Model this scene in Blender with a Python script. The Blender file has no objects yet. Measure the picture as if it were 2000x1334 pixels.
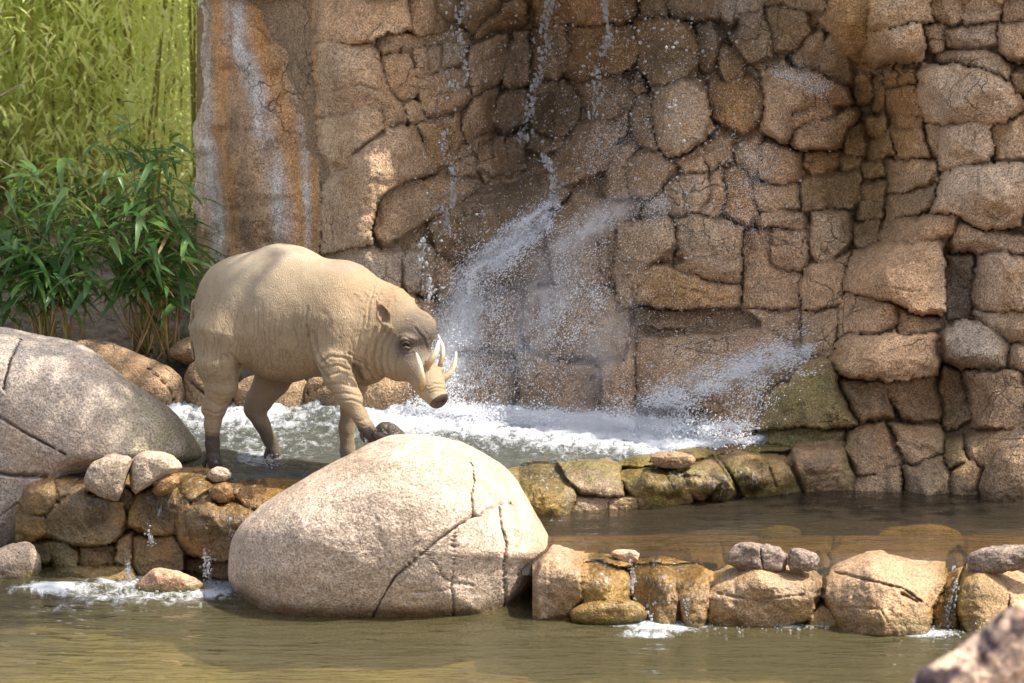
import bpy, math, random
import numpy as np
from mathutils import Vector, Matrix

# ------------------------------------------------------------------ camera, sky, sun, exposure
scene = bpy.context.scene
CAM = np.array([0.0, -14.0, 3.59])
PITCH = math.radians(11.0)
F = 7150.0                       # focal length in pixels of the 2000 x 1334 photograph
cam_data = bpy.data.cameras.new("camera")
cam = bpy.data.objects.new("camera", cam_data)
scene.collection.objects.link(cam)
cam.location = CAM
cam.rotation_euler = (math.radians(90) - PITCH, 0, 0)
cam_data.sensor_width = 36.0
cam_data.lens = F / 2000.0 * 36.0
cam_data.clip_start = 0.5
cam_data.clip_end = 2000
cam_data.dof.use_dof = True
cam_data.dof.focus_distance = 14.4
cam_data.dof.aperture_fstop = 3.9
scene.camera = cam

SUN_DIR = Vector((0.52, -0.09, 0.84)).normalized()     # towards the sun
SUN_EL = math.asin(SUN_DIR.z)
SUN_AZ = math.atan2(SUN_DIR.x, SUN_DIR.y)
world = bpy.data.worlds.new("World")
scene.world = world
world.use_nodes = True
wn = world.node_tree
wn.nodes.clear()
sky = wn.nodes.new("ShaderNodeTexSky")
sky.sky_type = 'NISHITA'
sky.sun_disc = False
sky.sun_elevation = SUN_EL
sky.sun_rotation = SUN_AZ
sky.air_density = 0.8
sky.dust_density = 2.5
sky.ozone_density = 0.6
bg = wn.nodes.new("ShaderNodeBackground")
bg.inputs[1].default_value = 0.15
wo = wn.nodes.new("ShaderNodeOutputWorld")
hz = wn.nodes.new("ShaderNodeHueSaturation")            # a milky, hazy sky
hz.inputs["Saturation"].default_value = 0.55
wn.links.new(sky.outputs[0], hz.inputs["Color"])
wn.links.new(hz.outputs[0], bg.inputs[0])
wn.links.new(bg.outputs[0], wo.inputs[0])
sun_data = bpy.data.lights.new("sun", 'SUN')
sun_data.energy = 3.2
sun_data.angle = math.radians(0.6)
sun_data.color = (1.0, 0.93, 0.82)
sun = bpy.data.objects.new("sun", sun_data)
scene.collection.objects.link(sun)
sun.rotation_euler = SUN_DIR.to_track_quat('Z', 'Y').to_euler()
sun.location = (6, -2, 12)
scene.view_settings.view_transform = 'Standard'
scene.view_settings.look = 'None'
scene.view_settings.gamma = 1.0
scene.view_settings.use_curve_mapping = False
scene.view_settings.exposure = 1.5
scene.cycles.use_denoising = True
scene.cycles.max_bounces = 10
scene.cycles.transparent_max_bounces = 24
scene.cycles.transmission_bounces = 8
scene.cycles.volume_bounces = 3
scene.cycles.caustics_reflective = False
scene.cycles.caustics_refractive = False
scene.cycles.sample_clamp_indirect = 6.0

# ------------------------------------------------------------------ pixel <-> place
CP, SP = math.cos(PITCH), math.sin(PITCH)
FWD = np.array([0, CP, -SP]); UPV = np.array([0, SP, CP]); RGT = np.array([1.0, 0, 0])
def ray(px, py):
    px = np.asarray(px, float); py = np.asarray(py, float)
    return (RGT * ((px - 1000) / F)[..., None] + UPV * ((667 - py) / F)[..., None] + FWD)
def P(px, py, Y):
    d = ray(px, py); t = (np.asarray(Y, float) - CAM[1]) / d[..., 1]
    return CAM + d * t[..., None]
def PZ(px, py, z):
    d = ray(px, py); t = (np.asarray(z, float) - CAM[2]) / d[..., 2]
    return CAM + d * t[..., None]
def YZ(px, py, z):
    return float(PZ(px, py, z)[1])
def proj(v):
    q = np.asarray(v) - CAM
    f = q @ FWD
    return 1000 + F * (q @ RGT) / f, 667 - F * (q @ UPV) / f

# ------------------------------------------------------------------ noise
def _hash(i, j, k, s):
    n = (i.astype(np.uint32) * np.uint32(374761393) + j.astype(np.uint32) * np.uint32(668265263)
         + k.astype(np.uint32) * np.uint32(2246822519) + np.uint32(s * 3266489917 % 4294967296))
    n = (n ^ (n >> np.uint32(13))) * np.uint32(1274126177)
    n = n ^ (n >> np.uint32(16))
    return n.astype(np.float64) / 4294967295.0
def vnoise(p, s=0):
    p = np.asarray(p, float)
    i = np.floor(p); f = p - i; u = f * f * f * (f * (f * 6 - 15) + 10)
    i = i.astype(np.int64) & 0xffffffff
    r = 0.0
    for a in (0, 1):
        wx = u[..., 0] if a else 1 - u[..., 0]
        for b in (0, 1):
            wy = u[..., 1] if b else 1 - u[..., 1]
            for c in (0, 1):
                wz = u[..., 2] if c else 1 - u[..., 2]
                r = r + wx * wy * wz * _hash((i[..., 0] + a) & 0xffffffff, (i[..., 1] + b) & 0xffffffff, (i[..., 2] + c) & 0xffffffff, s)
    return r * 2 - 1
def fbm(p, o=4, s=0, g=0.5):
    p = np.asarray(p, float); r = 0.0; a = 1.0; t = 0.0
    for k in range(o):
        r = r + a * vnoise(p * (2.03 ** k) + 17.3 * k, s + k); t += a; a *= g
    return r / t
def ridged(p, o=4, s=0):
    r = 0.0; a = 1.0; t = 0.0
    for k in range(o):
        r = r + a * (1 - 2 * np.abs(vnoise(np.asarray(p) * (2.03 ** k) + 9.1 * k, s + k))); t += a; a *= 0.5
    return r / t
def sstep(a, b, x):
    t = np.clip((x - a) / (b - a), 0, 1); return t * t * (3 - 2 * t)

# ------------------------------------------------------------------ objects
COL = scene.collection
def empty(name, loc, label=None, cat=None, group=None, kind=None):
    o = bpy.data.objects.new(name, None); COL.objects.link(o)
    o.location = tuple(float(v) for v in loc); o.empty_display_size = 0.1
    return tag(o, label, cat, group, kind)
def tag(o, label=None, cat=None, group=None, kind=None):
    if label: o["label"] = label
    if cat: o["category"] = cat
    if group: o["group"] = group
    if kind: o["kind"] = kind
    return o
def wloc(o):
    v = np.zeros(3)
    while o is not None:
        v += np.array(o.location); o = o.parent
    return v
def mesh_data(name, verts, faces, attrs=None, smooth=True):
    me = bpy.data.meshes.new(name)
    verts = np.asarray(verts, np.float32)
    if isinstance(faces, np.ndarray):
        n, k = faces.shape
        me.vertices.add(len(verts)); me.vertices.foreach_set("co", verts.ravel())
        me.loops.add(n * k); me.loops.foreach_set("vertex_index", faces.astype(np.int32).ravel())
        me.polygons.add(n)
        me.polygons.foreach_set("loop_start", np.arange(0, n * k, k, dtype=np.int32))
        me.polygons.foreach_set("loop_total", np.full(n, k, np.int32))
        me.update(calc_edges=True)
    else:
        me.from_pydata([tuple(v) for v in verts.tolist()], [], faces)
    me.validate()
    if smooth and len(me.polygons):
        me.polygons.foreach_set("use_smooth", np.ones(len(me.polygons), bool))
    for k, a in (attrs or {}).items():
        a = np.asarray(a, np.float32)
        if a.ndim == 2:
            at = me.attributes.new(k, 'FLOAT_COLOR', 'POINT')
            if a.shape[1] == 3: a = np.concatenate([a, np.ones((len(a), 1), np.float32)], 1)
            at.data.foreach_set("color", np.ascontiguousarray(a).ravel())
        else:
            at = me.attributes.new(k, 'FLOAT', 'POINT'); at.data.foreach_set("value", a)
    return me
def obj(name, verts, faces, mat, parent=None, attrs=None, smooth=True, origin=None):
    verts = np.asarray(verts, float)
    if parent is not None: org = wloc(parent)
    elif origin is not None: org = np.asarray(origin, float)
    else:
        org = np.array([verts[:, 0].mean(), verts[:, 1].mean(), verts[:, 2].min()])
    me = mesh_data(name, verts - org, faces, attrs, smooth)
    me.materials.append(mat)
    o = bpy.data.objects.new(name, me); COL.objects.link(o)
    if parent is not None: o.parent = parent
    else: o.location = org
    return o
def grid_faces(r, c, off=0):
    a = np.arange(r * c).reshape(r, c)
    return np.stack([a[:-1, :-1], a[1:, :-1], a[1:, 1:], a[:-1, 1:]], -1).reshape(-1, 4) + off

# ------------------------------------------------------------------ materials
def new_mat(name):
    m = bpy.data.materials.new(name); m.use_nodes = True
    nt = m.node_tree; nt.nodes.clear()
    out = nt.nodes.new("ShaderNodeOutputMaterial")
    return m, nt, out
class NT:
    def __init__(s, nt): s.nt = nt
    def n(s, t, **k):
        nd = s.nt.nodes.new(t)
        for a, v in k.items():
            if a.startswith("i_"): nd.inputs[a[2:].replace("_", " ")].default_value = v
            else: setattr(nd, a, v)
        return nd
    def l(s, a, b): s.nt.links.new(a, b)
    def noise(s, vec, scale, detail=3, rough=0.55, dist=0.0):
        nd = s.n("ShaderNodeTexNoise"); nd.inputs["Scale"].default_value = scale
        nd.inputs["Detail"].default_value = detail; nd.inputs["Roughness"].default_value = rough
        nd.inputs["Distortion"].default_value = dist
        s.l(vec, nd.inputs["Vector"]); return nd.outputs["Fac"]
    def ramp(s, f, a, b, lo=0.0, hi=1.0):
        nd = s.n("ShaderNodeMapRange"); nd.inputs[1].default_value = a; nd.inputs[2].default_value = b
        nd.inputs[3].default_value = lo; nd.inputs[4].default_value = hi; s.l(f, nd.inputs[0]); return nd.outputs[0]
    def math(s, op, a, b=None):
        nd = s.n("ShaderNodeMath", operation=op)
        for k, v in enumerate((a, b)):
            if v is None: continue
            if isinstance(v, (int, float)): nd.inputs[k].default_value = v
            else: s.l(v, nd.inputs[k])
        return nd.outputs[0]
    def mixc(s, f, a, b, mode='MIX'):
        nd = s.n("ShaderNodeMix", data_type='RGBA', blend_type=mode)
        for i, v in ((0, f), (6, a), (7, b)):
            if isinstance(v, (int, float)): nd.inputs[i].default_value = v
            elif isinstance(v, tuple): nd.inputs[i].default_value = (*v, 1.0) if len(v) == 3 else v
            else: s.l(v, nd.inputs[i])
        return nd.outputs[2]
    def attr(s, name):
        return s.n("ShaderNodeAttribute", attribute_name=name)
    def bump(s, h, strength, dist, nrm=None):
        nd = s.n("ShaderNodeBump"); nd.inputs["Strength"].default_value = strength; nd.inputs["Distance"].default_value = dist
        s.l(h, nd.inputs["Height"])
        if nrm is not None: s.l(nrm, nd.inputs["Normal"])
        return nd.outputs[0]

def rock_material(name, grain=135.0, speck=0.62, bumpd=0.010, wet_rough=0.22, dry_rough=0.9, crack=0.0):
    m, nt, out = new_mat(name); t = NT(nt)
    pos = t.n("ShaderNodeNewGeometry").outputs["Position"]
    col = t.attr("col").outputs["Color"]; wet = t.attr("wet").outputs["Fac"]
    n1 = t.noise(pos, grain, 2, 0.7)
    n2 = t.noise(pos, grain * 0.28, 4, 0.65)
    n3 = t.noise(pos, 9.0, 4, 0.6)
    g = t.ramp(n1, 0.33, 0.67, 1 - speck, 1 + speck * 0.85)
    g2 = t.ramp(n2, 0.3, 0.7, 0.72, 1.26)
    g3 = t.ramp(n3, 0.3, 0.7, 0.82, 1.16)
    gg = t.math('MULTIPLY', t.math('MULTIPLY', g, g2), g3)
    c1 = t.n("ShaderNodeVectorMath", operation='SCALE'); t.l(col, c1.inputs[0]); t.l(gg, c1.inputs["Scale"])
    # black mineral flecks
    v = t.n("ShaderNodeTexVoronoi"); v.inputs["Scale"].default_value = grain * 0.55; t.l(pos, v.inputs["Vector"])
    fl = t.math('MULTIPLY', t.ramp(v.outputs["Distance"], 0.16, 0.3, 1, 0), t.ramp(n2, 0.5, 0.62, 0, 0.75))
    c2 = t.mixc(fl, c1.outputs[0], (0.05, 0.04, 0.033))
    # rusty bloom
    n4 = t.noise(pos, 3.1, 5, 0.62, 0.6)
    c3 = t.mixc(t.ramp(n4, 0.56, 0.72, 0, 0.4), c2, (0.30, 0.155, 0.065), 'MIX')
    if crack:
        wv = t.n("ShaderNodeTexNoise"); wv.inputs["Scale"].default_value = 6; wv.inputs["Detail"].default_value = 4; t.l(pos, wv.inputs["Vector"])
        wa = t.n("ShaderNodeVectorMath", operation='MULTIPLY_ADD'); t.l(wv.outputs["Color"], wa.inputs[0]); wa.inputs[1].default_value = (0.16, 0.16, 0.16); t.l(pos, wa.inputs[2])
        vc = t.n("ShaderNodeTexVoronoi", feature='DISTANCE_TO_EDGE'); vc.inputs["Scale"].default_value = 6.5; t.l(wa.outputs[0], vc.inputs["Vector"])
        ck = t.math('MULTIPLY', t.ramp(vc.outputs["Distance"], 0.0, 0.022, 1, 0), t.ramp(t.noise(pos, 2.6, 3), 0.50, 0.62, 0, 1))
        c3 = t.mixc(t.math('MULTIPLY', ck, 0.55 * crack), c3, (0.06, 0.042, 0.028))
    b = t.n("ShaderNodeBsdfPrincipled")
    t.l(c3, b.inputs["Base Color"])
    rr = t.math('ADD', t.ramp(wet, 0, 1, dry_rough, wet_rough), t.math('MULTIPLY', t.math('SUBTRACT', n2, 0.5), 0.25))
    t.l(rr, b.inputs["Roughness"])
    b.inputs["Specular IOR Level"].default_value = 0.35
    h = t.math('ADD', t.math('MULTIPLY', n1, 0.7), t.math('MULTIPLY', n2, 1.5))
    h = t.math('ADD', h, t.math('MULTIPLY', t.noise(pos, 22, 5, 0.65), 1.6))
    if crack: h = t.math('SUBTRACT', h, t.math('MULTIPLY', ck, 1.3))
    t.l(t.bump(h, 0.85, bumpd), b.inputs["Normal"])
    t.l(b.outputs[0], out.inputs[0])
    return m
M_ROCK = rock_material("cliff_rock", crack=1.0)
M_GRAN = rock_material("granite_boulder", grain=120, speck=0.5, bumpd=0.0055)
M_WETR = rock_material("wet_stone", grain=125, speck=0.5, bumpd=0.008, wet_rough=0.15)

def simple_mat(name, color, rough=0.8, var=0.25, scale=30, bumpd=0.0, spec=0.3):
    m, nt, out = new_mat(name); t = NT(nt)
    pos = t.n("ShaderNodeNewGeometry").outputs["Position"]
    n = t.noise(pos, scale, 4, 0.6)
    c = t.n("ShaderNodeVectorMath", operation='SCALE'); c.inputs[0].default_value = color
    t.l(t.ramp(n, 0.3, 0.7, 1 - var, 1 + var), c.inputs["Scale"])
    b = t.n("ShaderNodeBsdfPrincipled"); t.l(c.outputs[0], b.inputs["Base Color"])
    b.inputs["Roughness"].default_value = rough; b.inputs["Specular IOR Level"].default_value = spec
    if bumpd: t.l(t.bump(n, 0.8, bumpd), b.inputs["Normal"])
    t.l(b.outputs[0], out.inputs[0]); return m

def water_material(name, tint, murk, murk_f, ripple, scale, rough=0.03, stretch=(1, 1, 1)):
    m, nt, out = new_mat(name); t = NT(nt)
    pos = t.n("ShaderNodeNewGeometry").outputs["Position"]
    mp = t.n("ShaderNodeMapping"); mp.inputs["Scale"].default_value = stretch; t.l(pos, mp.inputs["Vector"]); v = mp.outputs[0]
    h = t.math('ADD', t.noise(v, scale, 3, 0.5, 0.4), t.math('MULTIPLY', t.noise(v, scale * 3.7, 3, 0.55, 0.3), 0.35))
    nrm = t.bump(h, 1.0, ripple)
    tr = t.n("ShaderNodeBsdfTransparent"); tr.inputs[0].default_value = (*tint, 1)
    df = t.n("ShaderNodeBsdfDiffuse"); df.inputs[0].default_value = (*murk, 1)
    mx = t.n("ShaderNodeMixShader"); mx.inputs[0].default_value = murk_f
    t.l(tr.outputs[0], mx.inputs[1]); t.l(df.outputs[0], mx.inputs[2])
    gl = t.n("ShaderNodeBsdfGlossy"); gl.inputs["Roughness"].default_value = rough; t.l(nrm, gl.inputs["Normal"])
    fr = t.n("ShaderNodeFresnel"); fr.inputs[0].default_value = 1.33; t.l(nrm, fr.inputs["Normal"])
    m2 = t.n("ShaderNodeMixShader"); t.l(fr.outputs[0], m2.inputs[0]); t.l(mx.outputs[0], m2.inputs[1]); t.l(gl.outputs[0], m2.inputs[2])
    # foam: white bubbles carried on the surface
    fo = t.attr("foam").outputs["Fac"]
    mp2 = t.n("ShaderNodeMapping"); mp2.inputs["Scale"].default_value = (1, 0.55, 1); t.l(pos, mp2.inputs["Vector"])
    nf = t.noise(mp2.outputs[0], 22, 6, 0.72, 0.8)
    nf2 = t.noise(pos, 210, 3, 0.7)
    k = t.math('ADD', t.math('MULTIPLY', fo, 1.0), t.math('MULTIPLY', t.math('SUBTRACT', nf, 0.5), 1.9))
    k = t.math('ADD', k, t.math('MULTIPLY', t.math('SUBTRACT', nf2, 0.5), 0.9))
    k = t.math('MULTIPLY', t.ramp(k, 0.42, 0.9), t.ramp(fo, 0.02, 0.2))
    fb = t.n("ShaderNodeBsdfPrincipled"); fb.inputs["Base Color"].default_value = (0.74, 0.77, 0.81, 1); fb.inputs["Roughness"].default_value = 0.45
    t.l(t.bump(t.math('ADD', nf, nf2), 1.0, 0.016), fb.inputs["Normal"])
    m3 = t.n("ShaderNodeMixShader"); t.l(k, m3.inputs[0]); t.l(m2.outputs[0], m3.inputs[1]); t.l(fb.outputs[0], m3.inputs[2])
    t.l(m3.outputs[0], out.inputs[0]); return m
M_WATER_UP = water_material("upper_pool_water", (0.50, 0.50, 0.44), (0.13, 0.14, 0.12), 0.45, 0.035, 17, 0.06)
M_WATER_MID = water_material("middle_pool_water", (0.66, 0.60, 0.48), (0.085, 0.070, 0.048), 0.28, 0.020, 9, 0.035, (0.45, 1.4, 1))
M_WATER_LOW = water_material("lower_pool_water", (0.74, 0.68, 0.50), (0.135, 0.118, 0.060), 0.38, 0.030, 7, 0.035, (0.42, 1.5, 1))

def drop_material(name, white):
    m, nt, out = new_mat(name); t = NT(nt)
    g = t.n("ShaderNodeBsdfGlass"); g.inputs["IOR"].default_value = 1.33; g.inputs["Roughness"].default_value = 0.0
    d = t.n("ShaderNodeBsdfDiffuse"); d.inputs[0].default_value = (0.92, 0.94, 0.97, 1)
    tl = t.n("ShaderNodeBsdfTranslucent"); tl.inputs[0].default_value = (0.92, 0.94, 0.97, 1)
    a = t.n("ShaderNodeMixShader"); a.inputs[0].default_value = 0.5; t.l(d.outputs[0], a.inputs[1]); t.l(tl.outputs[0], a.inputs[2])
    b = t.n("ShaderNodeMixShader"); b.inputs[0].default_value = white; t.l(g.outputs[0], b.inputs[1]); t.l(a.outputs[0], b.inputs[2])
    t.l(b.outputs[0], out.inputs[0]); return m
M_DROP = drop_material("falling_water", 0.34)
M_MIST = drop_material("spray_water", 0.95)
# ------------------------------------------------------------------ stone work helpers
def tps(ctrl):
    c = np.array([(a, b) for a, b, _ in ctrl], float) / 500.0; v = np.array([w for _, _, w in ctrl], float)
    n = len(c)
    def U(r2): return 0.5 * r2 * np.log(r2 + 1e-9)
    K = U(((c[:, None] - c[None]) ** 2).sum(-1)) + np.eye(n) * 1e-3
    A = np.zeros((n + 3, n + 3)); A[:n, :n] = K; A[:n, n] = 1; A[:n, n + 1:] = c; A[n:, :n] = A[:n, n:].T
    w = np.linalg.solve(A, np.concatenate([v, np.zeros(3)]))
    def f(px, py):
        px = np.asarray(px, float) / 500.0; py = np.asarray(py, float) / 500.0
        r = w[n] + w[n + 1] * px + w[n + 2] * py
        for k in range(n):
            r = r + w[k] * U((px - c[k, 0]) ** 2 + (py - c[k, 1]) ** 2)
        return r
    return f
def poly_sdf(x, y, pts):
    pts = np.asarray(pts, float); n = len(pts)
    d = np.full(x.shape, 1e12); ins = np.zeros(x.shape, bool)
    for i in range(n):
        ax, ay = pts[i]; bx, by = pts[(i + 1) % n]
        ex, ey = bx - ax, by - ay; wx, wy = x - ax, y - ay
        t = np.clip((wx * ex + wy * ey) / (ex * ex + ey * ey + 1e-9), 0, 1)
        d = np.minimum(d, (wx - ex * t) ** 2 + (wy - ey * t) ** 2)
        c = ((ay > y) != (by > y)) & (x < ex * (y - ay) / (ey if abs(ey) > 1e-9 else 1e-9) + ax)
        ins ^= c
    d = np.sqrt(d); return np.where(ins, -d, d)
def line_dist(x, y, pts):
    d = np.full(x.shape, 1e12)
    for (ax, ay), (bx, by) in zip(pts[:-1], pts[1:]):
        ex, ey = bx - ax, by - ay
        t = np.clip(((x - ax) * ex + (y - ay) * ey) / (ex * ex + ey * ey + 1e-9), 0, 1)
        d = np.minimum(d, np.hypot(x - ax - ex * t, y - ay - ey * t))
    return d
def pairs(l): return [(l[i], l[i + 1]) for i in range(0, len(l), 2)]
TONE = {  # albedo of the stone kinds
    't': (0.480, 0.312, 0.182), 'o': (0.430, 0.240, 0.100), 'g': (0.370, 0.285, 0.205), 'p': (0.490, 0.340, 0.218),
    'd': (0.285, 0.190, 0.110), 'm': (0.230, 0.175, 0.070), 'w': (0.255, 0.170, 0.085), 'y': (0.370, 0.235, 0.075), 'k': (0.13, 0.10, 0.075)}

def stone_field(parent, stones, depth, step, x0, x1, y0, y1, mat, seed=0, warp=5.0, relief=1.0, cracks=(), keep=None,
                wetfn=None, tintfn=None, rough=1.0, name="stone", gap=6.0, jointfn=None, bulge=1.0):
    """A face of fitted stones: every stone is its own mesh, joints are recessed."""
    xs = np.arange(x0, x1 + step, step, dtype=float); ys = np.arange(y0, y1 + step, step, dtype=float)
    X, Y = np.meshgrid(xs, ys)
    q = np.stack([X, Y, np.zeros_like(X)], -1)
    WX = X + warp * fbm(q / 38.0, 3, seed + 1) + 0.5 * warp * fbm(q / 11.0, 3, seed + 2); WY = Y + warp * fbm(q / 38.0, 3, seed + 5) + 0.5 * warp * fbm(q / 11.0, 3, seed + 6)
    J = np.clip(0.36 + 1.5 * fbm(q / 55.0, 3, seed + 8), 0.04, 1.0)          # joints open and close along their run
    if jointfn is not None: J = np.clip(J * jointfn(X, Y), 0.03, 1)
    d1 = np.full(X.shape, 1e3); d2 = np.full(X.shape, 1e3); own = np.full(X.shape, -1)
    for i, (tone, off, pl) in enumerate(stones):
        pts = pairs(pl); a = np.array(pts)
        m = 70
        i0, i1 = np.searchsorted(xs, [a[:, 0].min() - m, a[:, 0].max() + m]); j0, j1 = np.searchsorted(ys, [a[:, 1].min() - m, a[:, 1].max() + m])
        if i1 <= i0 or j1 <= j0: continue
        sl = (slice(j0, j1), slice(i0, i1))
        d = poly_sdf(WX[sl], WY[sl], pts)
        D1, D2, O = d1[sl], d2[sl], own[sl]
        b = d < D1
        D2[...] = np.where(b, D1, np.minimum(D2, d)); D1[...] = np.where(b, d, D1); O[...] = np.where(b, i, O)
    e = np.clip((d2 - d1) / 2, 0, 80)
    base = depth(X, Y)
    rng = np.random.RandomState(seed + 11)
    Yd = base.copy(); colr = np.zeros(X.shape + (3,)); 
    rel = np.zeros_like(X)
    for i, (tone, off, pl) in enumerate(stones):
        msk = own == i
        r1, r2, r3 = rng.rand(3) - 0.5; br = 0.92 + 0.16 * rng.rand()
        tone_c = np.array(TONE[tone[0]]) * br * (1 + 0.12 * np.array([r1, 0, -r1]))
        if not msk.any(): continue
        em = e[msk]; inr = max(4.0, np.percentile(em, 97))
        w = np.clip(inr * 0.11, 1.7, 3.4); off = off + 0.045 * r3 * relief * min(bulge, 1.0) ** 1.5
        A = np.clip(0.012 + 0.0008 * inr, 0.014, 0.040) * relief; B = np.clip(0.0013 * inr, 0.004, 0.075) * relief * bulge
        cx, cy = X[msk].mean(), Y[msk].mean()
        jm = J[msk]; lift = A * (1 - jm * np.exp(-(em / (w * (0.45 + 0.75 * jm))) ** 1.1)) + B * (0.35 + 0.75 * jm) * np.clip(em / inr, 0, 1) ** 0.65
        tl = (r2 * (X[msk] - cx) * 0.0011 - (0.1 + r1) * (Y[msk] - cy) * 0.0010) * relief
        # split-face facets
        fa = (rng.rand() - 0.5) * 3; fx = (X[msk] - cx) * math.cos(fa) + (Y[msk] - cy) * math.sin(fa)
        facet = np.abs(fx - inr * 0.5 * r1) * 0.0006 * relief
        Yd[msk] = base[msk] + off + A - lift + tl + facet
        rel[msk] = lift
        colr[msk] = tone_c
    Yd += np.clip((d1 - 2) / gap, 0, 1.6) * 0.05 * relief
    pos = P(X, Y, base)
    Yd += fbm(pos * 3.3, 4, seed + 20) * 0.030 * rough + ridged(pos * 9, 4, seed + 30) * 0.011 * rough + ridged(pos * 30, 3, seed + 35) * 0.004 * rough + fbm(pos * 60, 3, seed + 40) * 0.003 * rough
    for wd, dp, pl in cracks:
        dd = line_dist(X + (WX - X) * 0.4, Y + (WY - Y) * 0.4, pairs(pl)) + 1.2 * fbm(q / 9.0, 2, seed + 60)
        Yd += dp * np.exp(-np.clip(dd, 0, None) ** 2 / (wd * wd))
    pos = P(X, Y, Yd)
    big = fbm(pos * 2.2 + 5, 4, seed + 70); med = fbm(pos * 9 + 3, 4, seed + 80)
    kb = max(1, int(round(15 / step)))
    for _ in range(3):                                            # mineral colour drifts across the joints
        for ax in (0, 1):
            pad = [(0, 0)] * 3; pad[ax] = (kb + 1, kb); cs = np.cumsum(np.pad(colr, pad, mode='edge'), axis=ax)
            n_ = colr.shape[ax]; colr = (np.take(cs, np.arange(2 * kb + 1, 2 * kb + 1 + n_), ax) - np.take(cs, np.arange(0, n_), ax)) / (2 * kb + 1)
    c = colr * (1 + 0.26 * big + 0.18 * med)[..., None]
    rust = sstep(0.12, 0.5, fbm(pos * 3.0 + 31, 4, seed + 90))[..., None]
    c = c * (1 - 0.55 * rust) + np.array([0.30, 0.165, 0.068]) * 0.55 * rust
    # dirt and algae lodged in the joints
    dirt = (np.exp(-e / 2.4) * J)[..., None] * 0.42
    c = c * (1 - dirt) + np.array([0.10, 0.072, 0.045]) * dirt
    wet = np.zeros_like(X)
    if wetfn is not None:
        wet = np.clip(wetfn(X, Y, pos), 0, 1)
        c = c * (1 - 0.52 * wet)[..., None]
    if tintfn is not None: c = tintfn(X, Y, pos, c)
    wet = np.clip(wet, 0, 1)
    R, C = X.shape
    fown = own[:-1, :-1]
    ok = fown >= 0
    if keep is not None:
        kk = keep(X, Y, pos); ok &= kk[:-1, :-1] & kk[1:, :-1] & kk[:-1, 1:] & kk[1:, 1:]
    allf = grid_faces(R, C).reshape(R - 1, C - 1, 4)[:, :, ::1]
    pv = pos.reshape(-1, 3); cv = np.clip(c, 0.01, 0.95).reshape(-1, 3); wv = wet.reshape(-1)
    for i in range(len(stones)):
        mk = (fown == i) & ok
        jj, ii_ = np.nonzero(mk)
        if len(jj) < 4: continue
        bb = (slice(jj.min(), jj.max() + 1), slice(ii_.min(), ii_.max() + 1)); mb = mk[bb]; fb = allf[bb]
        lab = np.where(mb, np.arange(mb.size).reshape(mb.shape), 10 ** 9)
        while True:                                                # pieces cut off by a joint become stones of their own
            n2 = lab.copy()
            n2[1:] = np.minimum(n2[1:], lab[:-1]); n2[:-1] = np.minimum(n2[:-1], lab[1:]); n2[:, 1:] = np.minimum(n2[:, 1:], lab[:, :-1]); n2[:, :-1] = np.minimum(n2[:, :-1], lab[:, 1:])
            n2 = np.where(mb, n2, 10 ** 9)
            if (n2 == lab).all(): break
            lab = n2
        for k_ in np.unique(lab[mb]):
            fs = fb[lab == k_]
            u, inv = np.unique(fs, return_inverse=True)
            obj(name, pv[u], inv.reshape(-1, 4), mat, parent, {"col": cv[u], "wet": wv[u]})
    return X, Y, Yd

def smooth_outline(pts, n, it=2, sharp=0.0):
    a = np.array(pts, float)
    for _ in range(it):
        b = np.roll(a, -1, 0)
        k = 0.25
        a = np.stack([a * (1 - k) + b * k, a * k + b * (1 - k)], 1).reshape(-1, 2)
    d = np.hypot(*(np.roll(a, -1, 0) - a).T); s = np.concatenate([[0], np.cumsum(d)])
    t = np.linspace(0, s[-1], n, endpoint=False)
    a2 = np.concatenate([a, a[:1]])
    return np.stack([np.interp(t, s, a2[:, 0]), np.interp(t, s, a2[:, 1])], 1)

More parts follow.
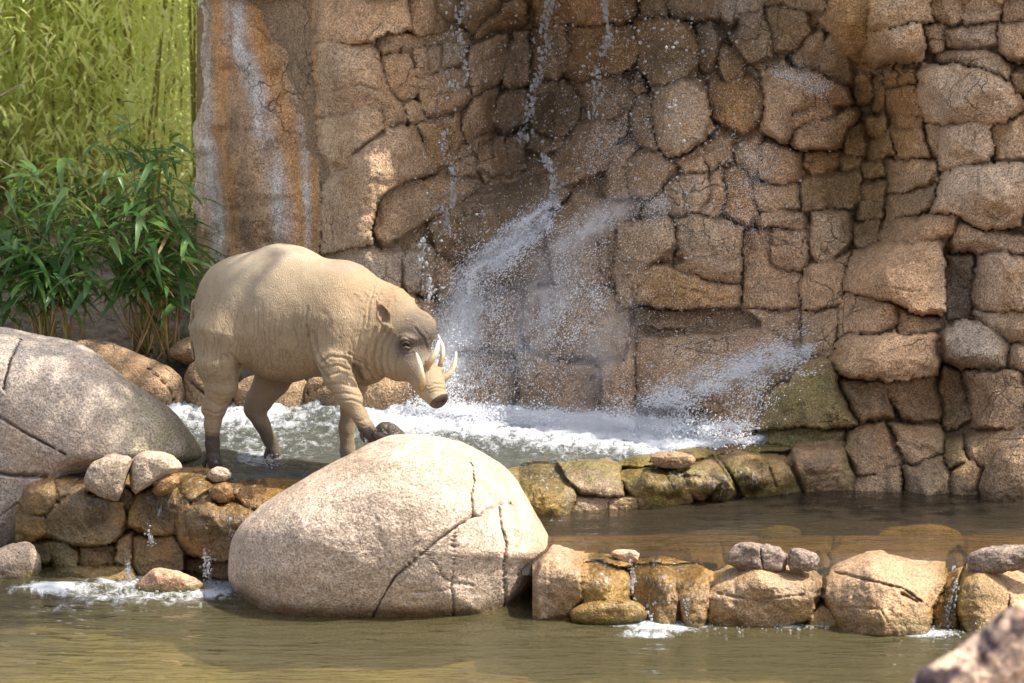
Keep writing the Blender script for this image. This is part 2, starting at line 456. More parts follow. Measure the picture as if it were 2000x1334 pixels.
def rock(name, outline, Y0, front, back, mat, tone, seed=0, n=72, rings=22, pw=2.4, pb=2.2, rough=1.0, cracks=(), parent=None,
         center=None, tintfn=None, wetfn=None, it=2, plane=None, big=1.0):
    """A closed boulder: traced outline at its own distance, bulging towards and away from the viewer."""
    ol = smooth_outline(outline, n, it)
    c = np.array(center if center is not None else ol.mean(0), float)
    Yc = Y0 if not callable(Y0) else Y0(c[0], c[1])
    v = ray(c[0], c[1]); v = v / np.linalg.norm(v)
    t = np.linspace(0, 1, rings + 1)[1:]
    rr = np.sin(t * math.pi / 2) ** 0.9
    vs = [];
    def ring(r, sgn, T):
        p2 = c + (ol - c) * r
        base = P(p2[:, 0], p2[:, 1], np.full(n, Yc))
        dep = T * (1 - r ** pw) ** (1 / pb) if r < 1 else 0.0
        return base + v * sgn * dep
    vs.append((P(c[0], c[1], Yc) - v * front)[None])
    for r in rr[:-1]: vs.append(ring(r, -1, front))
    vs.append(ring(1.0, -1, front))
    for r in rr[:-1][::-1]: vs.append(ring(r, 1, back))
    vs.append((P(c[0], c[1], Yc) + v * back)[None])
    V = np.concatenate(vs)
    nr = 2 * rings - 1
    quads = []
    idx = 1 + np.arange(nr * n).reshape(nr, n)
    a = idx[:-1]; b = idx[1:]
    Q = np.stack([a, b, np.roll(b, -1, 1), np.roll(a, -1, 1)], -1).reshape(-1, 4)
    T1 = np.stack([np.full(n, 0), idx[0], np.roll(idx[0], -1), np.roll(idx[0], -1)], -1)
    T2 = np.stack([np.full(n, len(V) - 1), np.roll(idx[-1], -1), idx[-1], idx[-1]], -1)
    cen = P(c[0], c[1], Yc); N = V - cen
    S = np.array([1, 1, 1.0]); N = N / (np.linalg.norm(N, axis=1, keepdims=True) + 1e-9)
    ext = np.ptp(V, axis=0).mean()
    dsp = fbm(V * 2.4 / ext * 1.0 + seed * 3.7, 3, seed) * 0.06 * ext * big * rough + fbm(V * 9 + seed, 4, seed + 3) * 0.012 * rough + ridged(V * 24, 3, seed + 7) * 0.004 * rough + fbm(V * 70, 2, seed + 9) * 0.0018 * rough
    # keep the outline where it was traced
    px, py = proj(V)
    edge = np.clip(1 - np.abs((V - cen) @ v) / (0.25 * max(front, 0.02)), 0, 1)
    V = V + N * (dsp * (1 - 0.6 * edge))[:, None]
    for wd, dp, pl in cracks:
        fr = (V - cen) @ v < 0.02
        dd = line_dist(px + 2.2 * fbm(V * 40, 3, seed + 13), py + 2.2 * fbm(V * 40, 3, seed + 14), pairs(pl))
        wv = wd * (0.85 + 0.7 * fbm(V * 9, 2, seed + 15))
        V = V + (v * (dp * np.exp(-dd ** 2 / (wv * wv)) * fr)[:, None])
    bigc = fbm(V * 2.6 + seed, 4, seed + 20); med = fbm(V * 11 + seed, 4, seed + 21)
    col = np.array(TONE[tone])[None] * (1 + 0.2 * bigc + 0.14 * med)[:, None]
    wet = np.zeros(len(V))
    if wetfn is not None:
        wet = np.clip(wetfn(px, py, V), 0, 1); col = col * (1 - 0.42 * wet)[:, None]
    if tintfn is not None: col = tintfn(px, py, V, col)
    faces = [tuple(f) for f in Q.tolist()] + [tuple(f[:3]) for f in T1.tolist()] + [tuple(f[:3]) for f in T2.tolist()]
    return obj(name, V, faces, mat, parent, {"col": np.clip(col, 0.01, 0.95), "wet": wet})
def blend(c, m, rgb):
    m = np.clip(m, 0, 1)[..., None]; return c * (1 - m) + np.array(rgb) * m
def spot(X, Y, cx, cy, rx, ry):
    return np.exp(-((X - cx) / rx) ** 2 - ((Y - cy) / ry) ** 2)
# ------------------------------------------------------------------ the cliff
UPZ, MIDZ = 0.36, 0.20
CLIFF_D = tps([
    (378,-500,2.6),(378,0,2.6),(378,260,2.6),(378,520,2.6),(450,0,2.2),(450,300,2.15),(450,520,2.15),(540,0,1.95),(540,300,1.9),(540,520,1.85),(540,-500,1.9),
    (620,0,1.72),(620,250,1.7),(620,480,1.6),(700,100,1.45),(700,300,1.4),(700,480,1.32),(700,620,1.3),(850,60,1.6),(850,300,1.58),(850,420,1.48),(850,520,1.4),(860,640,1.32),
    (1000,80,2.03),(1000,300,1.98),(1060,40,1.92),(920,180,1.80),(1150,200,1.72),(1150,350,1.55),(1000,400,1.55),(1000,480,1.42),(1000,560,1.36),(950,700,1.24),(880,800,1.13),
    (1020,800,1.10),(1150,810,0.98),(1150,560,1.2),(1150,700,1.06),(1300,100,1.46),(1300,250,1.34),(1300,450,1.12),(1300,600,1.05),(1350,740,0.82),(1300,830,0.78),(1400,850,0.60),
    (1450,80,1.45),(1500,220,1.2),(1550,330,1.14),(1550,450,1.06),(1520,600,0.98),(1600,650,0.84),(1560,760,0.62),(1480,855,0.54),
    (1640,40,0.98),(1750,40,0.80),(1750,95,0.82),(1690,150,1.22),(1700,210,1.3),(1720,350,1.18),(1700,450,1.06),(1850,60,0.76),(1950,80,0.70),(1880,190,0.66),(1960,350,0.60),(1850,440,0.68),(1770,400,0.95),
    (1740,540,0.62),(1870,560,0.76),(1950,560,0.58),(1730,700,0.50),(1720,850,0.42),(1700,950,0.31),(1900,690,0.52),(1870,780,0.62),(1930,850,0.36),(1800,955,0.27),(2010,950,0.2),
    (2300,950,0.05),(2300,500,0.3),(2300,0,0.5),(2600,950,-0.3),(2600,0,0.1),(2600,-500,0.0),(2010,-200,0.45),(2010,-500,0.3),
    (700,-180,1.35),(900,-200,1.35),(1100,-200,1.4),(1300,-200,1.2),(1500,-200,1.05),(1750,-200,0.72),(900,-500,1.2),(1300,-500,1.1),(1700,-500,0.8),(700,-500,1.3),(1600,-60,1.15),(1100,-60,1.72),(1350,-60,1.4),(880,-60,1.55)])
S = []
def A(t, off, *pl): S.append((t, off, list(pl)))
# smooth streaked buttress on the left
A('p',0.0, 372,-60,606,-60,608,80,616,250,626,360,622,480,640,640,372,640)
# block work left of the fall
A('t',-0.08, 608,-30,792,-30,797,30,800,50,755,62,725,75,705,84,612,82)
A('t',0.02, 797,-30,843,-30,862,42,860,63,810,67,801,46)
A('d',0.05, 845,-30,902,-30,896,25,873,38,856,25)
A('d',0.05, 905,-30,980,-30,975,30,948,38,919,60,900,40)
A('t',-0.06, 612,86,726,86,734,113,747,155,785,201,789,229,755,252,743,214,692,218,655,233,617,218)
A('g',0.03, 751,63,780,69,785,88,747,101,728,90)
A('t',0.04, 783,69,827,67,829,86,788,94)
A('d',0.05, 831,67,912,66,898,80,833,88)
A('t',0.0, 738,113,801,99,810,147,818,168,785,197,749,155)
A('t',0.02, 810,97,860,84,862,138,818,151)
A('g',0.03, 866,84,910,86,908,122,869,134)
A('t',0.03, 820,157,869,141,910,138,915,185,894,206,835,227,822,201)
A('t',0.04, 789,203,820,201,827,231,803,235)
A('t',-0.09, 621,235,692,220,747,216,755,252,692,302,680,327,625,294)
A('t',-0.13, 757,256,810,250,835,294,848,319,797,348,738,390,722,424,705,483,634,490,629,380,684,330,697,304)
A('o',-0.02, 818,243,890,229,900,260,894,311,852,319,835,290)
A('t',0.03, 919,97,982,71,990,105,978,155,927,185,913,168,917,126)
A('t',0.03, 927,191,978,162,961,197,957,252,919,273,905,237,919,210)
A('d',0.03, 1003,59,1036,63,1032,159,994,176,984,147,996,97)
A('d',0.04, 966,199,988,180,1028,178,1032,235,980,258,963,235)
A('d',0.03, 906,285,957,271,936,298,902,310)
A('t',0.02, 944,287,982,262,984,327,961,340,936,331)
A('d',0.03, 988,269,1020,258,1024,319,999,336,988,323)
A('t',0.03, 890,321,934,298,932,336,902,344)
A('t',0.03, 789,354,860,346,923,361,923,378,835,428,747,474,730,453,738,403)
A('o',0.05, 980,8,1028,-30,1024,38,994,52,957,61,925,74,948,44)
A('o',0.0, 1045,-30,1145,-30,1145,42,1083,50,1049,50)
A('o',0.0, 1150,-30,1250,-30,1246,25,1221,38,1179,46,1150,46)
A('t',0.02, 1045,59,1099,55,1104,138,1083,162,1045,143)
A('o',0.01, 1106,57,1175,50,1238,48,1242,118,1217,134,1129,162,1108,138)
A('t',0.02, 1127,168,1221,140,1255,155,1246,176,1229,210,1179,233,1139,201)
A('d',0.03, 1041,166,1114,163,1131,197,1123,235,1095,266,1038,252,1038,201)
A('d',0.05, 1036,258,1091,275,1099,287,1062,296,1032,287)
A('t',0.0, 1131,239,1229,241,1190,290,1183,327,1104,361,1064,357,1097,296)
A('t',0.02, 1195,288,1238,288,1223,319,1219,381,1190,386,1186,330)
# right of the fall
A('w',-0.15, 1246,44,1316,37,1360,70,1360,126,1335,156,1288,163,1256,144,1244,88)
A('w',0.0, 1255,-30,1295,-30,1300,28,1255,36)
A('d',0.0, 1302,-30,1418,-30,1405,33,1377,40,1316,33,1300,14)
A('g',0.03, 1423,-30,1479,-30,1488,14,1446,28,1428,46,1409,33)
A('d',0.04, 1364,56,1391,46,1405,88,1377,139,1362,116)
A('d',0.0, 1446,28,1491,19,1507,79,1502,107,1465,114,1444,84)
A('w',0.0, 1498,14,1572,23,1581,60,1563,93,1516,93,1507,60)
A('d',0.03, 1490,-30,1610,-30,1612,20,1575,18,1495,8)
A('o',0.05, 1407,95,1442,93,1460,116,1451,149,1414,153,1407,130)
A('t',-0.16, 1279,181,1335,158,1381,186,1386,232,1372,265,1321,302,1290,279,1274,219)
A('o',0.02, 1391,165,1460,153,1493,177,1488,232,1451,258,1395,232,1388,200)
A('t',0.04, 1204,140,1254,151,1258,177,1223,195,1226,242,1204,246)
A('d',0.05, 1235,193,1270,188,1272,260,1284,288,1246,281,1235,232)
A('g',0.0, 1567,70,1602,65,1610,88,1602,135,1565,135,1553,110)
A('g',0.0, 1606,84,1628,70,1646,107,1660,158,1618,158,1604,135)
A('t',-0.13, 1498,177,1525,139,1618,144,1646,167,1660,200,1637,203,1549,217,1544,260,1525,274,1498,251)
A('t',-0.13, 1553,221,1626,209,1628,228,1590,237,1551,251)
A('t',-0.13, 1551,255,1595,240,1663,216,1672,237,1651,268,1628,287,1586,290,1551,280)
A('o',0.02, 1674,149,1697,144,1702,195,1674,200)
A('d',0.04, 1706,149,1725,141,1723,205,1704,214,1699,195)
A('o',0.0, 1727,139,1756,144,1756,163,1730,167)
A('o',0.0, 1760,140,1786,138,1786,162,1760,164)
A('o',-0.02, 1732,176,1786,169,1795,219,1755,226,1737,205)
A('o',0.0, 1755,232,1798,230,1798,246,1755,250)
A('o',0.02, 1695,230,1725,221,1733,251,1711,268,1693,256)
A('w',0.02, 1656,253,1683,248,1691,279,1683,298,1656,298)
A('w',0.02, 1702,276,1739,258,1742,302,1707,307)
A('o',-0.02, 1746,255,1795,253,1807,302,1753,311)
A('o',0.0, 1572,304,1632,302,1640,321,1586,335,1572,325)
A('w',0.03, 1646,309,1681,304,1677,325,1648,330)
A('w',0.02, 1688,321,1725,313,1726,344,1688,349)
A('t',0.0, 1739,323,1809,314,1826,327,1830,353,1763,379,1742,370)
A('t',0.0, 1479,281,1556,300,1558,353,1521,361,1488,335)
A('t',0.02, 1474,360,1551,360,1556,400,1516,414,1479,404)
A('w',-0.02, 1562,355,1597,346,1677,341,1681,386,1663,407,1618,409,1569,412)
A('w',0.01, 1681,365,1728,358,1723,386,1681,386)
A('w',0.01, 1681,393,1723,391,1716,428,1681,428)
A('w',0.02, 1674,437,1714,434,1709,470,1688,488,1674,470)
A('t',0.0, 1484,420,1565,418,1570,446,1488,442)
A('t',0.0, 1507,453,1572,451,1577,502,1558,528,1511,514)
A('t',-0.02, 1586,420,1656,418,1663,465,1632,491,1604,514,1586,488)
A('t',-0.02, 1572,527,1658,497,1644,549,1642,586,1572,602,1569,558)
A('o',-0.12, 1623,-40,1700,-40,1693,46,1684,93,1651,109,1632,70,1621,23)
A('t',-0.12, 1699,-40,1818,-40,1818,37,1749,50,1695,57)
A('t',-0.14, 1695,61,1795,53,1800,88,1772,107,1711,112,1688,102)
A('t',0.0, 1822,-30,1879,-30,1879,36,1842,42,1825,28)
A('p',0.0, 1884,-30,1953,-30,1948,18,1888,21)
A('p',0.0, 1883,27,1948,23,1944,40,1888,45)
A('p',0.0, 1958,-30,2010,-30,2010,31,1962,38)
A('t',0.03, 1806,53,1842,48,1844,93,1820,98)
A('p',0.0, 1849,58,1944,48,1946,86,1870,93,1851,84)
A('t',-0.03, 1953,53,2010,44,2010,112,1962,102)
A('t',0.0, 1828,104,1925,101,1972,126,1974,153,1916,134,1832,119)
A('p',-0.13, 1793,144,1851,130,1916,140,1976,165,1986,205,1958,240,1818,235,1800,205)
A('o',0.02, 1978,144,2010,144,2010,186,1983,177)
A('p',-0.11, 1837,253,1888,239,1935,246,1939,288,1921,310,1842,323,1830,298)
A('p',-0.03, 1944,248,2010,225,2010,300,1944,309)
A('t',0.03, 1809,244,1832,244,1827,302,1811,298)
A('p',-0.15, 1825,409,1842,353,1874,327,2010,327,2010,363,1990,416,1944,449,1916,444,1888,418)
A('t',-0.09, 1721,460,1749,430,1869,425,1858,454,1800,477,1725,470)
A('t',-0.03, 1862,458,1879,441,1916,453,1962,458,2010,462,2010,491,1916,493,1869,484)
A('d',0.06, 1744,383,1826,360,1821,407,1749,421,1727,444)
A('t',-0.17, 1651,547,1665,507,1702,481,1828,476,1846,502,1846,602,1804,607,1749,588,1656,565)
A('g',0.05, 1852,495,1900,503,1890,620,1852,620)
A('p',-0.10, 1921,509,1962,495,2010,517,2010,604,1916,600,1899,581)
A('t',-0.02, 1640,608,1656,570,1744,602,1748,632,1712,650,1644,652)
A('t',0.0, 1752,606,1824,630,1832,640,1756,651)
A('t',-0.17, 1640,672,1656,658,1728,656,1816,656,1824,712,1816,732,1752,746,1696,740,1636,724,1628,700)
A('m',-0.09, 1474,808,1504,748,1544,720,1624,702,1634,732,1642,768,1666,824,1632,834,1478,834)
A('d',0.0, 1642,746,1720,750,1738,814,1672,822,1650,768)
A('d',0.0, 1726,754,1820,738,1838,784,1842,814,1768,822,1742,792)
A('g',-0.10, 1846,652,1880,622,1952,646,1972,676,1964,716,1888,718,1856,696)
A('t',-0.02, 1902,606,2010,610,2010,664,1970,668)
A('t',0.0, 1974,680,2010,670,2010,716,1974,716)
A('t',-0.07, 1890,728,1984,724,1984,752,2010,776,2010,830,1908,830,1894,800)
A('d',0.05, 1842,718,1880,734,1894,816,1846,838,1838,784)
A('m',0.0, 1480,842,1644,838,1652,864,1600,874,1544,870,1480,858)
A('d',0.0, 1654,838,1724,830,1766,896,1752,914,1678,926,1654,872)
A('t',0.0, 1738,834,1838,838,1842,880,1770,902)
A('m',0.0, 1848,866,1880,858,1888,900,1854,914)
A('d',0.0, 1762,914,1840,890,1852,920,1856,975,1764,975)
A('d',0.0, 1678,934,1754,918,1754,975,1668,975)
A('d',0.0, 1858,922,1904,898,1920,920,1914,980,1860,978)
A('t',0.0, 1884,858,1960,838,2010,838,2010,985,1924,985,1920,914,1890,892)
# behind and under the spray
A('t',-0.08, 1203,442,1270,427,1308,430,1314,470,1268,513,1240,560,1237,598,1207,598)
A('t',-0.09, 1321,434,1353,427,1423,444,1444,453,1440,551,1377,547,1328,525,1346,507,1323,470)
A('o',-0.08, 1272,523,1326,530,1372,555,1440,560,1440,595,1340,600,1244,586,1253,544)
A('d',0.11, 1242,604,1440,606,1490,627,1480,640,1242,632)
A('t',0.0, 1250,662,1500,644,1560,662,1560,760,1400,805,1250,795)
A('t',0.02, 1453,458,1502,453,1507,518,1558,535,1563,600,1453,600)
A('t',0.03, 1452,607,1563,607,1567,640,1560,700,1500,650)
A('t',0.0, 1572,610,1634,604,1634,660,1624,695,1572,690)
A('t',-0.02, 1260,418,1293,374,1330,346,1379,351,1384,386,1363,416,1302,423)
A('t',0.0, 1388,346,1410,327,1416,386,1400,426,1369,416,1388,395)
A('o',0.0, 1420,337,1451,327,1468,363,1472,418,1460,435,1420,412)
A('t',0.0, 1377,281,1426,272,1430,316,1409,323,1388,333,1374,302)
A('t',0.0, 1321,318,1370,283,1375,333,1337,337)
A('t',0.0, 1439,300,1477,274,1486,325,1470,342,1448,321)
A('t',0.0, 1223,327,1246,302,1293,302,1312,325,1277,379,1230,379)
A('t',0.0, 1120,375,1188,388,1252,392,1255,425,1205,434,1200,560,1085,556,1065,440)
A('d',0.0, 925,382,1060,365,1112,372,1050,430,960,500,900,515,855,498,842,440)
A('t',0.0, 905,522,962,508,1052,440,1072,545,1000,558,912,575)
A('t',0.0, 850,510,897,520,905,580,860,586)
A('g',0.0, 862,592,922,582,925,680,864,690)
A('t',0.0, 930,580,1018,562,1023,660,1000,680,932,680)
A('t',0.0, 1028,564,1190,566,1230,612,1230,716,1130,690,1080,700,1028,660)
A('t',0.0, 800,694,1000,687,1010,840,800,830)
A('t',0.0, 1016,684,1080,707,1170,720,1170,850,1016,850)
A('t',0.0, 1238,660,1243,870,1178,860,1176,724)
A('g',0.0, 640,495,702,490,722,500,788,497,780,565,720,545,660,520)
A('g',0.0, 792,500,842,492,850,510,854,570,798,575)
A('t',0.0, 700,560,852,590,860,690,760,690)
A('t',0.0, 660,530,760,600,755,690,640,680)
A('t',-0.02, 1250,800,1400,810,1555,765,1470,840,1440,900,1250,885)
# outcrop above and beside the picture
_r = random.Random(5)
for yy in range(-520, -40, 105):
    x = 395 + _r.uniform(-30, 30)
    while x < 2560:
        w = _r.uniform(110, 230); j = lambda: _r.uniform(-18, 18)
        A(_r.choice('tptgo'), _r.uniform(-0.06, 0.05), x+j(), yy+j(), x+w-8+j(), yy+j(), x+w-8+j(), yy+92+j(), x+j(), yy+92+j())
        x += w
for xx in range(2016, 2560, 130):
    y = -30
    while y < 1000:
        h = _r.uniform(80, 160); j = lambda: _r.uniform(-16, 16)
        A(_r.choice('tptg'), _r.uniform(-0.06, 0.05), xx+j(), y+j(), xx+122+j(), y+j(), xx+122+j(), y+h-8+j(), xx+j(), y+h-8+j())
        y += h
CR = [(2.2,0.03,(1240,600,1236,700)),(2.0,0.03,(1236,560,1240,620)),(1.6,0.02,(1207,505,1235,512)),(1.6,0.02,(1204,540,1232,538)),(1.5,0.02,(1010,560,1008,640)),
      (1.8,0.02,(1060,455,1120,470,1190,480)),(2.5,0.025,(1170,470,1172,530,1195,545)),(1.6,0.02,(640,180,700,165,735,175)),(1.8,0.02,(930,130,975,105)),
      (2.5,0.03,(692,300,750,255)),(1.5,0.015,(1730,560,1780,570,1840,560)),(1.5,0.02,(1910,340,1908,420)),(1.8,0.02,(1330,560,1380,575)),(1.6,0.015,(1590,170,1592,205)),
      (1.5,0.02,(1905,258,1900,300)),(1.5,0.02,(1720,765,1735,800,1760,815)),(1.4,0.02,(1690,520,1700,545)),(1.8,0.025,(830,90,838,140)),(1.5,0.02,(880,245,860,310)),
      (1.5,0.02,(1110,100,1170,92,1235,100)),(1.6,0.02,(1290,90,1350,100)),(1.5,0.02,(1120,620,1190,640)),(1.6,0.02,(1340,680,1420,700,1540,690)),(1.5,0.02,(1505,480,1570,475)),(1.6,0.02,(1600,860,1640,850))]
def cliff_wet(X, Y, p):
    w = 0.95 * spot(X, Y, 1000, 150, 150, 280) + 0.85 * spot(X, Y, 1180, 100, 170, 200) + 0.8 * spot(X, Y, 1010, 600, 200, 200) + 0.5 * spot(X, Y, 1330, 60, 140, 120)
    w += 0.55 * spot(X, Y, 1700, 330, 60, 220) + 0.6 * spot(X, Y, 1700, 860, 260, 110) + 0.3 * spot(X, Y, 1350, 450, 250, 300) + 0.7 * spot(X, Y, 1250, 800, 300, 80)
    w += 0.5 * sstep(930, 965, Y)
    return w * (0.75 + 0.5 * fbm(p * 6, 3, 77))
def cliff_tint(X, Y, p, c):
    n = fbm(p * np.array([5, 5, 1.6]), 4, 201); n2 = fbm(p * np.array([14, 14, 3.0]), 4, 203)
    # mineral streaks running down the buttress
    wob = 9 * fbm(np.stack([X * 0, Y / 60.0, X * 0], -1), 3, 207) + 5 * n
    but = sstep(634, 612, X)
    streak = np.zeros_like(X)
    for pts, wd in (((392, -60, 400, 120, 392, 260, 412, 380, 425, 480, 420, 600), 20), ((455, -60, 468, 90, 505, 180, 530, 320, 548, 430, 552, 600), 24),
                    ((565, -60, 575, 120, 590, 260, 596, 400, 604, 520), 9), ((384, 200, 386, 480), 10)):
        a = np.array(pairs(list(pts)), float); xc = np.interp(Y, a[:, 1], a[:, 0]) + wob
        streak = np.maximum(streak, np.exp(-np.abs((X - xc) / wd) ** 2.6) * np.clip(0.62 + 0.9 * n2, 0, 1))
    org = np.zeros_like(X)
    for pts, wd in (((428, -60, 432, 150, 436, 300, 452, 420), 14), ((490, -60, 510, 120, 545, 230, 570, 360, 585, 520), 28), ((606, 90, 614, 230, 612, 300), 10), ((388, 400, 392, 500), 9)):
        a = np.array(pairs(list(pts)), float); xc = np.interp(Y, a[:, 1], a[:, 0]) + wob
        org = np.maximum(org, np.exp(-np.abs((X - xc) / wd) ** 2.2) * np.clip(0.95 + 0.8 * n2, 0, 1))
    base = np.array([0.43, 0.265, 0.145])
    cb = base * (1 + 0.35 * n + 0.3 * n2)[..., None]
    cb = blend(cb, org * 0.9, (0.56, 0.275, 0.090)); cb = blend(cb, streak * 0.95, (0.62, 0.57, 0.52))
    dark = spot(X, Y, 455, 260, 26, 60) + spot(X, Y, 470, 420, 30, 60)
    cb = blend(cb, np.clip(dark * (0.6 + n2), 0, 0.6), (0.12, 0.085, 0.06))
    c = c * (1 - but)[..., None] + cb * but[..., None]
    # orange iron stain and green algae where the stone stays wet
    c = blend(c, 0.6 * spot(X, Y, 1690, 50, 40, 60) + 0.45 * spot(X, Y, 1700, 300, 70, 160), (0.30, 0.165, 0.05))
    c = blend(c, np.clip(0.55 * spot(X, Y, 1560, 770, 90, 70) + 0.35 * spot(X, Y, 1480, 860, 200, 26) + 0.4 * spot(X, Y, 1860, 840, 30, 40), 0, .6) * (0.6 + 0.6 * n2), (0.16, 0.125, 0.03))
    return blend(c, np.clip(0.5 * spot(X, Y, 1030, 540, 150, 160) * (0.4 + n2), 0, 0.45), (0.12, 0.105, 0.06))
cliff = empty("rock_cliff", P(1200, 820, 1.2), "tall tan rock cliff of fitted rough stones behind the waterfall", "cliff")
fin = [s for s in S if (np.array(s[2])[1::2].max() > -35 and np.array(s[2])[0::2].min() < 2012)]
fout = [s for s in S]
CRX, CRY, CRD = stone_field(cliff, S, CLIFF_D, 3.0, 374, 2010, -12, 985, M_ROCK, 3, 8.0, 1.0, CR, bulge=1.25, jointfn=lambda X, Y: 1 - 0.8 * spot(X, Y, 1180, 620, 340, 290) - 0.75 * spot(X, Y, 690, 260, 130, 300) - 0.45 * spot(X, Y, 1250, 180, 300, 200) + 0.1 * sstep(1500, 1700, X), wetfn=cliff_wet, tintfn=cliff_tint,
    keep=lambda X, Y, p: (X > 386 + 9 * np.sin(Y / 70.0) + 6 * np.sin(Y / 23.0)) & (p[..., 2] > 0.05) & (p[..., 2] > 0.30 - 0.16 * sstep(1400, 1560, X) - 0.1))
out1 = [s for s in S]
stone_field(cliff, out1, CLIFF_D, 9.0, 374, 2558, -518, -10, M_ROCK, 3, 7.0, 1.0, (), tintfn=cliff_tint, keep=lambda X, Y, p: X > 386 + 9 * np.sin(Y / 70.0))
stone_field(cliff, out1, CLIFF_D, 9.0, 2008, 2558, -12, 988, M_ROCK, 3, 7.0, 1.0, ())
# solid mass behind the facing stones
gx = np.linspace(384, 2556, 60); gy = np.linspace(-516, 990, 40); GX, GY = np.meshgrid(gx, gy)
GY0 = CLIFF_D(GX, GY) + 0.13 + 0.25 * sstep(440, 384, GX)
front = P(GX, GY, GY0).reshape(-1, 3)
backp = front.copy(); backp[:, 1] = np.maximum(backp[:, 1] + 0.8, 3.3); backp[:, 0] += 0.35
nf = len(front); r_, c_ = GX.shape; ii = np.arange(nf).reshape(r_, c_)
rim = np.concatenate([ii[0, :], ii[1:, -1], ii[-1, -2::-1], ii[-2:0:-1, 0]])
fl = [tuple(f) for f in grid_faces(r_, c_).tolist()] + [tuple(f) for f in (grid_faces(r_, c_) + nf).tolist()]
for a, b in zip(rim, np.roll(rim, -1)): fl.append((int(a), int(b), int(b + nf), int(a + nf)))
vv = np.concatenate([front, backp]); cc = np.array(TONE['d'])[None] * (1 + 0.3 * fbm(vv * 4, 3, 9))[:, None]
obj("rock_core", vv, fl, M_ROCK, cliff, {"col": cc, "wet": np.zeros(len(vv))})
def cliff_depth(px, py):
    px = np.clip(np.asarray(px, float), 374, 2006); py = np.clip(np.asarray(py, float), -12, 980)
    return CRD[((py + 12) / 3).astype(int), ((px - 374) / 3).astype(int)]

# ------------------------------------------------------------------ ground and pool beds
M_SOIL = simple_mat("bank_soil", (0.16, 0.125, 0.10), 0.95, 0.45, 22, 0.03)
def ground_z(x, y):
    bank = 0.40 + 0.30 * sstep(1.3, 2.6, y) + 0.25 * sstep(2.6, 9, y)
    inpool = sstep(1.75, 1.30, y) * sstep(-3.6, -3.0, x) * sstep(4.6, 4.0, x) * sstep(-2.15, -1.95, y)
    near = 0.02 + 0.30 * np.clip(-2.2 - y, 0, 12)
    far = np.where(y < -2.0, np.minimum(near, 1.9), bank)
    far = np.where((y >= -2.0) & (y < 1.3), 0.40, far)
    z = far * (1 - inpool) + (-0.34) * inpool
    p = np.stack([x, y, x * 0], -1)
    return z + 0.035 * fbm(p * 1.7, 4, 300) + 0.012 * fbm(p * 9, 3, 301) * (1 - inpool)
gxs = np.concatenate([[-300, -120, -50, -20, -10], np.arange(-6, 6.01, 0.08), [10, 20, 50, 120, 300]])
gys = np.concatenate([[-300, -100, -40], np.arange(-13, -3, 0.5), np.arange(-3, 5, 0.08), np.arange(5, 12, 0.5), [15, 30, 80, 300, 900]])
GX2, GY2 = np.meshgrid(gxs, gys)
gv = np.stack([GX2, GY2, ground_z(GX2, GY2)], -1).reshape(-1, 3)
tag(obj("ground", gv, grid_faces(*GX2.shape), M_SOIL, None, None, origin=(0, 0, 0)), kind="structure")

def bed_mat(name, c1, c2, scale):
    m, nt, out = new_mat(name); t = NT(nt); pos = t.n("ShaderNodeNewGeometry").outputs["Position"]
    c = t.mixc(t.ramp(t.noise(pos, scale, 4, 0.6, 0.5), 0.38, 0.62), c1, c2)
    c = t.mixc(t.ramp(t.noise(pos, scale * 7, 3, 0.6), 0.35, 0.7, 0, 0.5), c, (c1[0] * 0.5, c1[1] * 0.5, c1[2] * 0.5))
    b = t.n("ShaderNodeBsdfPrincipled"); t.l(c, b.inputs["Base Color"]); b.inputs["Roughness"].default_value = 0.9
    t.l(b.outputs[0], out.inputs[0]); return m
M_BEDL = bed_mat("lower_bed", (0.20, 0.155, 0.06), (0.36, 0.31, 0.12), 2.2)
M_BEDM = bed_mat("middle_bed", (0.095, 0.078, 0.05), (0.15, 0.118, 0.066), 3.0)
M_BEDU = bed_mat("upper_bed", (0.12, 0.10, 0.065), (0.17, 0.14, 0.09), 3.0)
def strip(front, back, z, cols, rows):
    f = np.array(front, float); b = np.array(back, float)
    px = np.linspace(f[0, 0], f[-1, 0], cols); fy = np.interp(px, f[:, 0], f[:, 1]); by = np.interp(px, b[:, 0], b[:, 1])
    t = np.linspace(0, 1, rows)[:, None]
    PY = by[None] * (1 - t) + fy[None] * t; PX = np.repeat(px[None], rows, 0)
    return PX, PY, PZ(PX, PY, np.full(PX.shape, z)), t
UF = [(120,900),(200,914),(300,925),(400,936),(480,940),(560,934),(700,925),(900,915),(1000,907),(1090,902),(1200,897),(1300,887),(1400,877),(1500,864),(1570,852)]
UB = [(120,775),(360,778),(900,775),(1100,790),(1300,815),(1450,825),(1570,835)]
MF = [(1020,1088),(1140,1084),(1250,1088),(1400,1094),(1600,1098),(1850,1094),(2000,1094),(2300,1096),(2560,1090)]
MB = [(1020,992),(1060,992),(1250,972),(1450,955),(1700,935),(2000,930),(2560,920)]
def pool(name, fr, bk, z, cols, rows, mat, amp, sc, foamfn, ampfn=None):
    PX, PY, V, t = strip([(a, b - 2) for a, b in fr], bk, z, cols, rows)
    h = fbm(V * sc, 4, 400) * amp + ridged(V * np.array([1, 1.8, 1]) * sc * 2.2, 4, 410) * amp * 0.8
    if ampfn is not None: h = h * ampfn(PX, PY)
    V = V.copy(); V[..., 2] += h - 0.075 * sstep(0.93, 1.0, t)
    return tag(obj(name, V.reshape(-1, 3), grid_faces(*PX.shape), mat, None, {"foam": np.clip(foamfn(PX, PY, V), 0, 1.6).reshape(-1)}, origin=(0, 0, z)), kind="structure")
